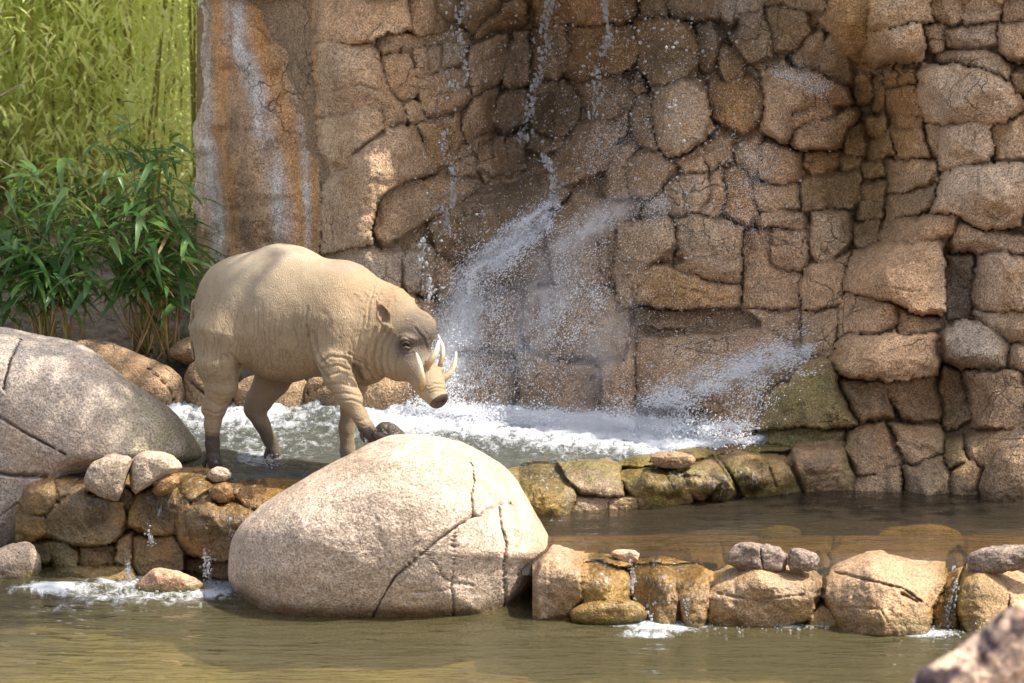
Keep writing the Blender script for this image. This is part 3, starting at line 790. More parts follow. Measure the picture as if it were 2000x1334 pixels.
def foam_up(X, Y, V):
    n = fbm(V * 5, 3, 420)
    wl = np.interp(X, [360, 900, 1100, 1300, 1450, 1560], [798, 800, 822, 838, 852, 850])      # foot of the wall
    f = 0.95 * sstep(75, -5, Y - wl) * sstep(640, 800, X) * sstep(1500, 1450, X) + 0.5 * sstep(60, 0, Y - wl) * sstep(640, 500, X)
    crest = sstep(-0.1, 0.55, (V[..., 2] - UPZ) / 0.02)
    f = f * (0.75 + 0.5 * n + 0.45 * crest) + 0.28 * sstep(130, 40, Y - wl) + 0.14 * crest + 0.08
    f += 0.5 * spot(X, Y, 505, 893, 50, 20) + 0.45 * spot(X, Y, 470, 938, 70, 5) + 0.25 * spot(X, Y, 350, 928, 60, 8)
    return f
pool("upper_pool_water", UF, UB, UPZ, 560, 170, M_WATER_UP, 0.014, 7.5, foam_up, lambda X, Y: 0.40 + 1.7 * sstep(120, 0, Y - np.interp(X, [360, 1100, 1450], [790, 815, 850])))
pool("middle_pool_water", MF, MB, MIDZ, 200, 60, M_WATER_MID, 0.004, 3.0, lambda X, Y, V: 0.55 * spot(X, Y, 1085, 1018, 26, 5) + 0.5 * spot(X, Y, 1310, 985, 30, 4) + 0.5 * spot(X, Y, 1440, 972, 40, 4))
lx = np.arange(-5, 5.01, 0.025); ly = np.arange(-2.7, 0.35, 0.02); LX, LY = np.meshgrid(lx, ly)
LV = np.stack([LX, LY, np.zeros_like(LX)], -1); 
LPX, LPY = proj(LV.reshape(-1, 3)); LPX = LPX.reshape(LX.shape); LPY = LPY.reshape(LX.shape)
chop = 1 + 2.2 * spot(LPX, LPY, 300, 1145, 260, 40)
LV[..., 2] = (fbm(LV * np.array([2.2, 5, 1]), 4, 430) * 0.008 + fbm(LV * np.array([7, 16, 1]), 3, 431) * 0.0045) * chop
foamL = 1.15 * spot(LPX, LPY, 420, 1144, 60, 19) + 1.1 * spot(LPX, LPY, 235, 1132, 50, 13) + 0.9 * spot(LPX, LPY, 110, 1146, 50, 10) + 0.62 * spot(LPX, LPY, 270, 1164, 190, 22)
foamL += 1.15 * spot(LPX, LPY, 1300, 1222, 85, 12) + 0.75 * spot(LPX, LPY, 1260, 1240, 60, 6) + 1.1 * spot(LPX, LPY, 1810, 1236, 62, 8) + 0.7 * spot(LPX, LPY, 1540, 1222, 40, 5) + 0.6 * spot(LPX, LPY, 1620, 1223, 50, 4)
foamL += 0.35 * spot(LPX, LPY, 60, 1150, 90, 10) + 0.3 * spot(LPX, LPY, 130, 1190, 60, 8)
tag(obj("lower_pool_water", LV.reshape(-1, 3), grid_faces(*LX.shape)[:, ::-1], M_WATER_LOW, None, {"foam": np.clip(foamL, 0, 1.3).reshape(-1)}, origin=(0, 0, 0)), kind="structure")
# beds
bx, by = np.meshgrid(np.arange(-5, 5.01, 0.06), np.arange(-2.7, 0.6, 0.06))
bv = np.stack([bx, by, -0.20 + 0.05 * fbm(np.stack([bx, by, bx * 0], -1) * 1.6, 4, 440)], -1)
tag(obj("lower_pool_bed", bv.reshape(-1, 3), grid_faces(*bx.shape), M_BEDL, None, None, origin=(0, 0, -0.2)), kind="structure")
for nm, fr, bk, z, mt in (("upper_pool_bed", UF, UB, 0.29, M_BEDU), ("middle_pool_bed", MF, MB, 0.09, M_BEDM)):
    PX, PY, V, t = strip([(a, b + 6) for a, b in fr], bk, z, 90, 30)
    V = V.copy(); V[..., 2] += 0.03 * fbm(V * 2.5, 4, 450) + 0.03 * sstep(0.6, 1.0, t)
    tag(obj(nm, V.reshape(-1, 3), grid_faces(*PX.shape), mt, None, None, origin=(0, 0, z)), kind="structure")

# ------------------------------------------------------------------ stone weirs
def czs(l): return [(x, y, YZ(x, y, z)) for x, y, z in l]
LD = tps(czs([(20,1120,-0.02),(60,1115,0),(150,1128,0),(250,1128,0),(350,1130,0),(450,1142,0),(560,1160,0),(620,1170,0),
              (60,1050,.13),(140,1055,.13),(230,1055,.13),(300,1050,.15),(410,1085,.10),(500,1080,.13),
              (55,1000,.23),(130,1000,.24),(220,1000,.24),(300,1000,.25),(410,1030,.22),(500,1020,.25),
              (60,962,.31),(110,952,.335),(180,962,.315),(300,968,.315),(370,975,.32),(440,975,.31),(500,975,.32),(560,965,.33),
              (110,935,.352),(200,940,.35),(300,947,.352),(370,950,.352),(440,945,.352),(500,943,.352),(560,935,.352),
              (170,905,.352),(300,920,.348),(450,920,.345),(560,915,.345),(620,920,.345)]))
SL = [('w',0.0,(50,992,60,962,105,940,108,975,90,1002,55,1002)),('w',0.0,(110,943,160,915,200,905,220,940,170,957,140,963,113,980)),
      ('w',-0.05,(88,1020,105,992,132,969,155,967,240,984,241,1012,232,1040,208,1060,140,1058,92,1042)),('m',0.0,(50,1012,84,1012,85,1040,58,1054,47,1040)),
      ('w',-0.03,(252,990,272,964,300,952,352,957,368,985,340,1013,337,1040,300,1040,254,1025)),
      ('w',-0.04,(343,1014,371,991,410,984,475,992,520,1012,480,1060,462,1090,425,1098,385,1082,358,1063,346,1037)),
      ('m',0.02,(98,1062,130,1062,153,1088,150,1107,108,1110,99,1088)),('m',0.04,(62,1060,94,1060,97,1097,70,1104)),('d',0.05,(156,1070,222,1064,220,1100,160,1104)),
      ('w',0.0,(232,1052,257,1044,259,1070,250,1107,227,1094)),('w',0.0,(263,1052,335,1047,357,1077,355,1114,290,1122,268,1124,257,1100)),
      ('y',0.0,(353,934,395,931,411,948,372,975,352,957)),('o',0.0,(412,972,420,947,447,943,453,970,435,981)),('o',0.0,(451,934,477,934,474,950,461,965)),
      ('o',0.0,(467,972,480,944,545,932,585,930,580,985,500,992,482,992)),('w',0.02,(225,960,250,952,258,980,248,1000,243,982)),
      ('m',0.0,(110,1114,250,1110,262,1132,200,1145,115,1135)),('w',0.05,(545,995,620,985,640,1120,480,1110)),('d',0.10,(360,1092,470,1100,480,1150,365,1150)),
      ('w',0.0,(200,905,300,925,290,948,225,945)),('y',0.0,(300,922,450,915,445,930,352,930,305,935)),('y',0.0,(455,915,600,905,600,928,455,930))]
def left_wet(X, Y, p): return 0.75 + 0.5 * fbm(p * 7, 3, 500)
def left_tint(X, Y, p, c):
    n = fbm(p * 8, 4, 510)
    c = blend(c, 0.55 * sstep(-0.2, 0.5, n), (0.24, 0.135, 0.035))
    c = blend(c, np.clip(0.55 * sstep(0.0, 0.5, fbm(p * 6 + 4, 3, 511)) * sstep(1010, 1090, Y), 0, 1), (0.13, 0.105, 0.03))
    return c
weirL = empty("stone_weir", P(280, 1125, -0.3), "low weir of wet golden-brown stones under the babirusa's hind feet", "weir")
FL = stone_field(weirL, SL, LD, 2.6, 30, 640, 902, 1150, M_WETR, 40, 5.0, 0.62, ((1.3,0.012,(360,1010,375,1060)),(1.2,0.01,(300,990,330,1000))), wetfn=left_wet, tintfn=left_tint, rough=1.0, gap=4.0, bulge=0.6, jointfn=lambda X, Y: 0.75)

UD = tps(czs([(980,1030,.15),(1060,1016,.19),(1120,1008,.19),(1250,998,.19),(1350,985,.19),(1460,976,.19),(1570,966,.19),(1690,958,.19),
              (1060,960,.30),(1160,968,.26),(1250,955,.285),(1340,955,.27),(1440,945,.28),(1560,930,.28),(1660,925,.27),
              (990,925,.345),(1060,920,.345),(1160,915,.345),(1250,912,.35),(1340,908,.35),(1440,898,.355),(1550,890,.355),(1640,885,.36),
              (990,895,.345),(1100,893,.35),(1200,885,.352),(1300,876,.356),(1400,866,.36),(1500,850,.38),(1600,850,.42)]))
SU = [('m',0.0,(980,906,1085,902,1116,950,1126,979,1106,1020,1064,1025,1000,985)),('d',-0.04,(1089,903,1189,897,1208,908,1214,964,1184,966,1134,958,1110,932)),
      ('t',0.0,(1113,999,1126,973,1185,973,1185,1010,1121,1012)),('t',0.0,(1191,975,1243,973,1246,1005,1191,1008)),
      ('m',-0.02,(1214,918,1264,910,1332,934,1345,955,1348,990,1314,998,1249,1000,1243,971,1222,945)),('p',-0.03,(1338,936,1402,936,1406,947,1368,978,1350,960)),
      ('m',-0.01,(1336,921,1397,892,1421,932,1429,955,1412,985,1388,973,1407,940)),('m',0.0,(1406,894,1448,882,1526,900,1550,932,1566,975,1464,985,1434,932)),
      ('d',0.0,(1549,878,1646,878,1658,912,1678,944,1650,975,1580,975,1560,920)),('m',0.0,(1212,882,1400,872,1540,862,1542,876,1448,878,1400,888,1212,905)),
      ('m',0.0,(985,893,1205,880,1207,896,1090,900,985,903)),('m',0.0,(1210,905,1290,905,1330,925,1262,907)),('d',0.03,(1350,985,1420,980,1460,990,1350,1000)),('d',0.0,(960,1000,1060,1026,1000,1040))]
def ur_tint(X, Y, p, c):
    n = fbm(p * 7, 4, 530)
    c = blend(c, 0.65 * sstep(-0.15, 0.45, n) * sstep(1600, 1450, X), (0.235, 0.155, 0.030))
    c = blend(c, 0.6 * sstep(0.0, 0.5, fbm(p * 9 + 3, 3, 531)), (0.105, 0.095, 0.022))
    return c
weirU = empty("stone_weir", P(1250, 995, 0.2), "mossy weir of dark stones holding the splash pool below the cliff", "weir")
FU = stone_field(weirU, SU, UD, 2.6, 975, 1690, 862, 1030, M_WETR, 50, 4.0, 0.75, ((1.5,0.02,(1300,925,1320,960)),(1.8,0.03,(1390,890,1420,930,1435,955)),(1.5,0.02,(1500,905,1515,950))), wetfn=lambda X, Y, p: 0.6 + 0.5 * fbm(p * 6, 3, 540), tintfn=ur_tint, rough=1.1, gap=4.0, bulge=0.6, jointfn=lambda X, Y: 0.7)

RD = tps(czs([(1020,1225,-0.03),(1100,1212,0),(1250,1215,0),(1400,1222,0),(1600,1226,0),(1800,1232,0),(2000,1228,0),(2300,1230,0),(2560,1230,0),
              (1090,1150,.12),(1250,1160,.10),(1480,1165,.11),(1730,1165,.12),(1930,1170,.11),(2300,1160,.12),(2560,1160,.12),
              (1090,1090,.205),(1190,1103,.197),(1290,1105,.197),(1480,1115,.2),(1700,1100,.215),(1920,1118,.20),(2300,1110,.2),(2560,1110,.2),
              (1080,1066,.21),(1190,1080,.197),(1290,1085,.197),(1480,1090,.198),(1700,1085,.215),(1920,1095,.195),(2300,1085,.195),(2560,1085,.195),
              (1080,1050,.165),(1190,1062,.165),(1290,1066,.165),(1480,1070,.165),(1620,1068,.165),(1700,1070,.172),(1830,1070,.172),(1920,1075,.165),(2300,1065,.165),(2560,1065,.165)]))
SR = [('p',-0.03,(1059,1103,1088,1052,1132,1050,1141,1080,1133,1103,1135,1166,1109,1197,1053,1210,1050,1145)),('y',0.0,(1139,1101,1168,1096,1208,1109,1228,1126,1230,1190,1139,1200)),
      ('y',0.0,(1145,1050,1228,1050,1232,1104,1208,1105,1168,1092,1140,1096)),('w',0.0,(1237,1104,1315,1106,1319,1166,1315,1225,1237,1220)),('y',0.0,(1236,1050,1400,1050,1400,1100,1236,1101)),
      ('w',0.0,(1321,1104,1357,1102,1381,1122,1384,1158,1374,1225,1342,1225,1323,1170)),('t',-0.03,(1389,1160,1407,1122,1430,1105,1535,1108,1586,1116,1592,1150,1582,1204,1500,1236,1382,1234)),
      ('t',-0.05,(1612,1168,1624,1105,1650,1052,1848,1052,1849,1132,1822,1192,1808,1245,1739,1240,1640,1235)),('w',0.03,(1585,1200,1608,1185,1636,1217,1640,1240,1578,1240)),
      ('w',-0.02,(1872,1168,1888,1120,1925,1111,1968,1144,1964,1240,1895,1245,1874,1198)),('t',0.0,(1930,1112,2010,1090,2100,1085,2110,1230,1985,1240,1972,1150)),
      ('y',0.06,(1851,1086,1890,1086,1868,1130,1864,1240,1828,1240,1826,1196,1852,1136)),('y',0.0,(1405,1050,1610,1050,1618,1108,1590,1112,1536,1104,1430,1102)),('y',0.0,(1893,1050,2000,1050,2000,1092,1925,1107,1888,1114))]
for xx in (2118, 2250, 2395): SR.append(('t', 0.0, (xx, 1082, xx + 125, 1082, xx + 125, 1240, xx, 1240)))
def lr_wet(X, Y, p):
    w = 0.45 + 0.6 * spot(X, Y, 1270, 1120, 120, 80) + 0.6 * spot(X, Y, 1855, 1170, 25, 80) + 0.4 * sstep(1190, 1225, Y) - 0.3 * spot(X, Y, 1740, 1110, 90, 40) - 0.25 * spot(X, Y, 1090, 1110, 40, 40)
    return w + 0.3 * fbm(p * 7, 3, 550)
def lr_tint(X, Y, p, c):
    n = fbm(p * np.array([16, 16, 5]), 4, 560)
    k = 0.75 * spot(X, Y, 1290, 1100, 130, 50) + 0.30 * sstep(1150, 1210, Y) + 0.6 * spot(X, Y, 1855, 1170, 30, 80) + 0.10
    c = blend(c, np.clip(k * (0.6 + 0.9 * n), 0, 0.9), (0.37, 0.205, 0.04))
    return blend(c, 0.7 * sstep(1196, 1224, Y) * sstep(-0.4, 0.3, n), (0.10, 0.085, 0.03))
weirR = empty("stone_weir", P(1500, 1225, -1.0), "sunlit weir of golden wet stones beside the cracked boulder", "weir")
FR = stone_field(weirR, SR, RD, 2.6, 1040, 2110, 1046, 1245, M_WETR, 60, 5.0, 0.8, ((1.8,0.03,(1630,1118,1700,1135,1760,1148,1800,1175)),(3.0,0.04,(1762,1160,1792,1176)),(1.4,0.015,(1720,1190,1735,1215)),(1.5,0.012,(1640,1185,1740,1190)),
    (1.4,0.015,(1400,1160,1480,1172,1570,1160)),(1.3,0.01,(1270,1110,1275,1200))), wetfn=lr_wet, tintfn=lr_tint, rough=1.1, gap=4.0, bulge=0.55, jointfn=lambda X, Y: 0.6)
stone_field(weirR, SR, RD, 8.0, 2108, 2520, 1046, 1245, M_WETR, 60, 5.0, 0.8, (), wetfn=lr_wet, tintfn=lr_tint)

# thin sheets of water sliding over the stones
def film_material():
    m, nt, out = new_mat("water_film"); t = NT(nt); pos = t.n("ShaderNodeNewGeometry").outputs["Position"]
    mp = t.n("ShaderNodeMapping"); mp.inputs["Scale"].default_value = (1, 0.5, 0.22); t.l(pos, mp.inputs[0])
    n1 = t.noise(mp.outputs[0], 70, 4, 0.6, 0.5); nrm = t.bump(n1, 1.0, 0.012)
    tr = t.n("ShaderNodeBsdfTransparent"); tr.inputs[0].default_value = (0.93, 0.91, 0.86, 1)
    gl = t.n("ShaderNodeBsdfGlossy"); gl.inputs["Roughness"].default_value = 0.07; t.l(nrm, gl.inputs["Normal"])
    fr = t.n("ShaderNodeFresnel"); fr.inputs[0].default_value = 1.33; t.l(nrm, fr.inputs["Normal"])
    a = t.n("ShaderNodeMixShader"); t.l(fr.outputs[0], a.inputs[0]); t.l(tr.outputs[0], a.inputs[1]); t.l(gl.outputs[0], a.inputs[2])
    d = t.n("ShaderNodeBsdfDiffuse"); d.inputs[0].default_value = (0.85, 0.87, 0.9, 1)
    k = t.math('MULTIPLY', t.ramp(n1, 0.56, 0.78, 0, 0.75), t.attr("foam").outputs["Fac"])
    b = t.n("ShaderNodeMixShader"); t.l(k, b.inputs[0]); t.l(a.outputs[0], b.inputs[1]); t.l(d.outputs[0], b.inputs[2]); t.l(b.outputs[0], out.inputs[0]); return m
M_FILM = film_material()
def film(field, spots_, label, th=0.45):
    X, Y, D = field; m = np.zeros_like(X)
    for cx, cy, rx, ry in spots_: m = np.maximum(m, spot(X, Y, cx, cy, rx, ry))
    m = m * (1 + 0.5 * fbm(np.stack([X / 12, Y / 30, X * 0], -1), 3, 565))
    # relax the stone relief so the sheet bridges the joints
    Ds = D.copy()
    for _ in range(5):
        p = np.pad(Ds, 1, mode='edge'); Ds = np.minimum(Ds, (p[:-2, 1:-1] + p[2:, 1:-1] + p[1:-1, :-2] + p[1:-1, 2:]) / 4)
    V = P(X, Y, Ds - 0.007)
    ok = m > th; f = grid_faces(*X.shape).reshape(X.shape[0] - 1, X.shape[1] - 1, 4); f = f[ok[:-1, :-1] & ok[1:, :-1] & ok[:-1, 1:] & ok[1:, 1:]]
    u, inv = np.unique(f, return_inverse=True)
    return tag(obj("water_film", V.reshape(-1, 3)[u], inv.reshape(-1, 4), M_FILM, None, {"foam": np.clip(m.reshape(-1)[u] - th, 0, 1)}), label, "water", None, "stuff")
film(FL, ((150,925,60,26),(385,955,48,40),(310,985,40,50),(470,950,60,26),(430,1010,60,50),(190,1000,30,40)), "thin sheet of overflow sliding down the golden-brown weir stones")
film(FR, ((1300,1110,80,50),(1180,1110,36,50),(1600,1130,16,60),(1858,1150,16,90)), "thin sunlit sheet of overflow sliding down the golden weir stones")
film(FU, ((1060,930,50,50),(1300,940,60,40),(1400,950,30,40),(1470,930,40,40)), "thin sheet of overflow on the mossy weir stones")

# ------------------------------------------------------------------ boulders and loose stones
def waterline(z, k=0.075):
    return lambda px, py, V: sstep(z + k, z + 0.015, V[:, 2] + 0.02 * fbm(V * 6, 3, 570))
def boulder_tint(px, py, V, c):
    n = fbm(V * 5, 4, 580)
    c = blend(c, np.clip(0.5 * spot(px, py, 700, 900, 200, 40) * (0.5 + n), 0, .5), (0.22, 0.15, 0.085))
    c = blend(c, 0.35 * sstep(0.05, 0.5, fbm(V * 3.2 + 8, 4, 581)), (0.34, 0.215, 0.13))
    c = blend(c, 0.5 * spot(px, py, 1068, 1075, 30, 45), (0.33, 0.19, 0.06))
    return blend(c, np.clip(0.8 * sstep(0.05, 0.0, V[:, 2] + 0.02 * n), 0, 0.8), (0.13, 0.09, 0.045))
TONE['B'] = (0.47, 0.365, 0.275)
bc = [(2.0,0.04,(715,1232,740,1180,770,1130,820,1085,860,1050,895,1025,920,1010)),(1.8,0.03,(920,1010,935,1008,960,995,975,985,1000,982)),(1.8,0.03,(922,1010,918,970,925,940,920,905)),
      (2.0,0.035,(977,988,982,1030,992,1060,988,1110,990,1160,988,1220)),(1.6,0.022,(890,1028,885,1060,888,1100,886,1140,892,1225)),(1.6,0.02,(835,1080,855,1105,870,1130,888,1140)),
      (1.4,0.016,(770,1158,830,1158,886,1152)),(1.4,0.014,(890,1140,930,1145)),(1.2,0.01,(857,1110,855,1155))]
tag(rock("granite_boulder", [(448,1100),(455,1040),(500,990),(560,950),(640,905),(720,868),(780,850),(830,848),(890,858),(940,885),(985,915),(1020,955),(1055,1010),(1082,1060),(1092,1085),(1065,1110),(1040,1170),(1020,1215),(1010,1262),(800,1275),(600,1268),(475,1240),(462,1180),(447,1130)],
     -0.38, 0.62, 0.36, M_GRAN, 'B', 4, n=300, rings=90, pw=2.5, pb=2.0, rough=0.55, cracks=bc, tintfn=boulder_tint, wetfn=waterline(0.0), center=(760,1080), it=3),
    "large round pale granite boulder split by branching cracks in the lower pool", "boulder")
def lichen_tint(px, py, V, c):
    n = fbm(V * 26, 3, 590)
    c = blend(c, np.clip(0.75 * sstep(150, 380, px) * sstep(700, 860, py + 0.2 * px) * (0.6 + 0.7 * n), 0, .7), (0.24, 0.22, 0.085))
    return blend(c, 0.35 * sstep(0.05, 0.5, fbm(V * 4, 3, 591)), (0.30, 0.245, 0.23))
TONE['K'] = (0.20, 0.15, 0.118)
TONE['G'] = (0.36, 0.295, 0.235)
tag(rock("granite_boulder", [(-140,650),(-60,636),(0,634),(60,648),(150,666),(185,690),(240,733),(300,778),(345,812),(382,858),(398,888),(380,905),(310,925),(200,930),(140,955),(95,1010),(60,1080),(0,1135),(-140,1140)],
     0.28, 0.42, 0.6, M_GRAN, 'G', 8, n=360, rings=110, pw=2.3, pb=2.1, rough=0.5, cracks=[(2.0,0.03,(8,760,20,710,40,655)),(2.2,0.035,(-20,800,40,840,80,862,128,888)),(2.6,0.05,(-20,922,30,930,90,932)),(1.6,0.02,(0,1010,40,980,60,985))],
     tintfn=lichen_tint, wetfn=lambda px, py, V: 0.8 * sstep(0.3, 0.1, V[:, 2]) * (V[:, 0] < 9), center=(110,880)),
    "big grey-tan boulder with yellow-green lichen sloping into the upper pool", "boulder")
def plain(name, label, cat, ol, Y0, fr, bk, tone, seed, mat=M_GRAN, group=None, **k):
    return tag(rock(name, ol, Y0, fr, bk, mat, tone, seed, **k), label, cat, group)
plain("rock", "brown rounded rock between the lichen boulder and bamboo clump", "rock", [(130,668),(200,664),(260,688),(330,713),(366,750),(370,798),(330,830),(150,830)], 1.32, 0.22, 0.4, 'd', 21, M_ROCK, rough=0.8, cracks=[(2,0.03,(290,720,330,760,340,800))])
plain("rock", "small tan rock at the foot of the bamboo clump", "rock", [(318,694),(345,668),(392,650),(424,668),(436,706),(385,716)], 1.5, 0.14, 0.3, 'd', 22, M_ROCK, rough=0.8)
plain("rock", "angular tan rock behind the babirusa's near hind leg", "rock", [(356,722),(400,698),(446,728),(456,788),(440,830),(366,830)], 1.3, 0.14, 0.3, 'd', 23, M_ROCK, cracks=[(2.5,0.04,(365,735,400,770,420,800))])
plain("rock", "wedge-shaped tan rock behind the babirusa's two hind legs", "rock", [(446,764),(480,735),(545,722),(590,740),(606,762),(600,835),(470,835)], 1.28, 0.13, 0.3, 'd', 24, M_ROCK)
plain("rock", "wide cracked grey-tan rock seen under the babirusa's belly", "rock", [(590,748),(640,728),(720,730),(800,735),(860,730),(880,800),(870,840),(594,840)], 1.25, 0.12, 0.3, 'd', 25, M_ROCK, cracks=[(2.2,0.03,(594,772,640,750,665,740)),(4,0.05,(588,765,592,800))])
plain("wet_stone", "dark wet stone in the upper pool behind the raised forefoot", "stone", [(722,852),(733,830),(755,819),(776,830),(792,852),(785,880),(725,880)], YZ(755, 862, UPZ), 0.05, 0.06, 'k', 26, M_WETR, wetfn=lambda a, b, V: np.ones(len(V)), n=60, rings=16)
plain("rock", "low brown rock standing in the middle pool against the cliff", "rock", [(1912,955),(1922,915),(1944,878),(1962,866),(2020,862),(2060,900),(2070,1000),(1990,1010),(1916,1000)], 0.2, 0.12, 0.2, 'd', 27, M_ROCK, wetfn=waterline(MIDZ), rough=0.8)
# stones perched on the weirs
plain("grey_stone", "squared grey stone on the weir touching the lichen boulder's edge", "stone", [(164,932),(185,899),(218,888),(256,893),(253,915),(235,972),(215,974),(168,952)], YZ(205, 960, 0.33), 0.10, 0.10, 'g', 31, n=90, rings=24, pw=4.5, pb=2.2, it=1, wetfn=lambda a, b, V: 0.3 * sstep(950, 970, b))
plain("grey_stone", "rounded grey stone on the weir with a pebble-sized gap beside it", "stone", [(249,925),(259,893),(290,880),(334,883),(352,904),(355,917),(312,936),(285,955),(257,972)], YZ(290, 955, 0.34), 0.10, 0.10, 'g', 32, n=90, rings=24, pw=4.0, pb=2.2, it=1)
plain("wet_stone", "small orange-brown wet stone lying in the overflow", "stone", [(297,955),(315,932),(350,928),(352,948),(322,967),(300,966)], YZ(320, 960, 0.34), 0.05, 0.05, 'o', 33, M_WETR, wetfn=lambda a, b, V: 0.8 + 0 * a, n=56, rings=14, pw=3.5, it=1)
plain("pebble", "dark speckled pebble against the babirusa's near hind hoof", "pebble", [(401,932),(411,917),(428,914),(446,918),(450,934),(422,944)], YZ(425, 940, 0.345), 0.03, 0.035, 'g', 34, n=56, rings=14)
plain("wet_stone", "orange wedge stone under the speckled pebble", "stone", [(410,972),(420,946),(448,941),(456,970),(436,983)], YZ(433, 972, 0.315) - 0.01, 0.05, 0.05, 'o', 35, M_WETR, wetfn=lambda a, b, V: 0.7 + 0 * a, n=56, rings=14, pw=3.5, it=1)
plain("rock", "grey peaked rock in the lower pool at the lichen boulder's foot", "rock", [(-60,1100),(0,1075),(45,1055),(64,1060),(78,1090),(80,1125),(60,1155),(-60,1165)], YZ(30, 1125, 0.0) + 0.05, 0.10, 0.12, 'g', 36, n=90, rings=24, pw=3, it=1, tintfn=lambda a, b, V, c: blend(c, 0.8 * spot(a, b, 62, 1128, 20, 14), (0.12, 0.12, 0.02)), wetfn=waterline(0.0))
plain("rock", "flat reddish triangular rock awash below the left weir", "rock", [(262,1150),(285,1122),(305,1106),(335,1112),(372,1126),(402,1146),(380,1172),(280,1172)], YZ(330, 1152, 0.0) + 0.04, 0.07, 0.08, 'p', 37, n=80, rings=20, it=1, tintfn=lambda a, b, V, c: blend(c * np.array([1.0, 0.85, 0.8]), 0.7 * sstep(1138, 1152, b), (0.16, 0.15, 0.05)), wetfn=waterline(0.0))
plain("wet_stone", "golden oblong stone splashed below the sunlit weir", "stone", [(1110,1200),(1136,1178),(1189,1169),(1237,1171),(1262,1187),(1267,1207),(1243,1224),(1189,1232),(1128,1226)], YZ(1190, 1221, 0.0) + 0.06, 0.09, 0.08, 'y', 38, M_WETR, wetfn=lambda a, b, V: 0.8 + 0 * a, n=90, rings=24, pw=2.6, tintfn=lambda a, b, V, c: blend(c, 0.85 * sstep(1202, 1216, b), (0.07, 0.07, 0.015)))
plain("stone_slab", "long cracked brown slab lying on the sunlit weir", "stone", [(1424,1082),(1443,1061),(1469,1056),(1484,1063),(1538,1072),(1536,1113),(1526,1120),(1487,1117),(1427,1106)], YZ(1480, 1106, 0.2), 0.06, 0.05, 'K', 39, n=110, rings=30, pw=3.5, it=1, rough=1.8, cracks=[(1.6,0.02,(1484,1066,1489,1108))])
plain("stone_slab", "short chunky slab end next to the long cracked slab", "stone", [(1539,1074),(1560,1070),(1592,1079),(1603,1093),(1588,1121),(1550,1118),(1540,1113)], YZ(1570, 1110, 0.2), 0.055, 0.05, 'K', 40, n=90, rings=26, pw=3.0, it=1, rough=1.8)
plain("stone_slab", "tapered grey-brown slab at the weir's chute", "stone", [(1891,1090),(1904,1075),(1960,1068),(2020,1062),(2060,1064),(2060,1090),(1990,1110),(1940,1120),(1907,1121),(1893,1108)], YZ(1950, 1110, 0.2), 0.06, 0.05, 'K', 41, n=110, rings=30, pw=3.0, it=1, rough=1.6)
plain("stone_slab", "thin flat slab tilted on the overflow by the cracked boulder", "stone", [(1191,1083),(1208,1070),(1253,1075),(1244,1102),(1215,1102)], YZ(1220, 1094, 0.19), 0.03, 0.04, 'p', 42, n=56, rings=14, pw=4.0, it=1)
plain("rock", "lens-shaped dark stone resting on the mossy weir", "stone", [(1267,896),(1298,881),(1350,884),(1360,903),(1332,914),(1288,911)], YZ(1312, 908, 0.355), 0.05, 0.05, 'd', 43, n=72, rings=18, it=1)
for i, (cx, cy, rx, ry, tn) in enumerate(((1800,1037,85,10,'y'),(1700,1080,85,14,'y'),(1520,1040,40,6,'m'))):
    lab = ("long yellow stone just under the middle pool's surface near the far side", "broad yellow-green stone just under the water behind the sunlit weir", "small submerged olive stone near the middle of the pool")[i]
    th = np.linspace(0, 2 * math.pi, 24, endpoint=False)
    c0 = PZ(cx, cy, 0.165); sx = rx / 500.0; sy = ry / 95.0
    nu, nv = 28, 12
    U_, V_ = np.meshgrid(np.linspace(0, 2 * math.pi, nu, endpoint=False), np.linspace(0.02, math.pi - 0.02, nv))
    vv = np.stack([c0[0] + sx * np.cos(U_) * np.sin(V_), c0[1] + sy * np.sin(U_) * np.sin(V_), c0[2] - 0.02 + 0.045 * np.cos(V_)], -1)
    vv += 0.02 * fbm(vv * 7, 3, 600 + i)[..., None]
    ff = [(r * nu + c, (r + 1) * nu + c, (r + 1) * nu + (c + 1) % nu, r * nu + (c + 1) % nu) for r in range(nv - 1) for c in range(nu)]
    vv = vv.reshape(-1, 3); col = np.array(TONE[tn])[None] * (1.1 + 0.3 * fbm(vv * 9, 3, 610))[:, None]
    tag(obj("submerged_stone", vv, ff, M_WETR, None, {"col": col, "wet": np.zeros(len(vv))}), lab, "stone")
# blurred stump of driftwood on the near bank
M_BARK = simple_mat("weathered_driftwood", (0.20, 0.15, 0.13), 0.9, 0.6, 26, 0.02)
ol = [(1770,1400),(1800,1320),(1835,1296),(1880,1272),(1895,1250),(1932,1238),(1958,1205),(1985,1180),(2030,1168),(2090,1190),(2150,1280),(2160,1420),(1960,1450)]
o = rock("driftwood_log", ol, -5.6, 0.10, 0.14, M_GRAN, 'B', 50, n=180, rings=60, pw=2.4, rough=1.5, big=0.9,
         tintfn=lambda a, b, V, c: blend(c * np.array([1.35, 1.22, 1.15]), np.clip(1.3 * sstep(-0.25, 0.15, fbm(V * 14, 4, 620)) * sstep(75, 35, b - np.interp(a, [1770, 1835, 1895, 1958, 2030], [1340, 1296, 1250, 1205, 1168])) + 0.5 * sstep(0.1, 0.4, fbm(V * 20, 3, 621)), 0, 1), (0.075, 0.05, 0.05)))
tag(o, "blurred knobbly driftwood stump lying on the near bank", "driftwood")
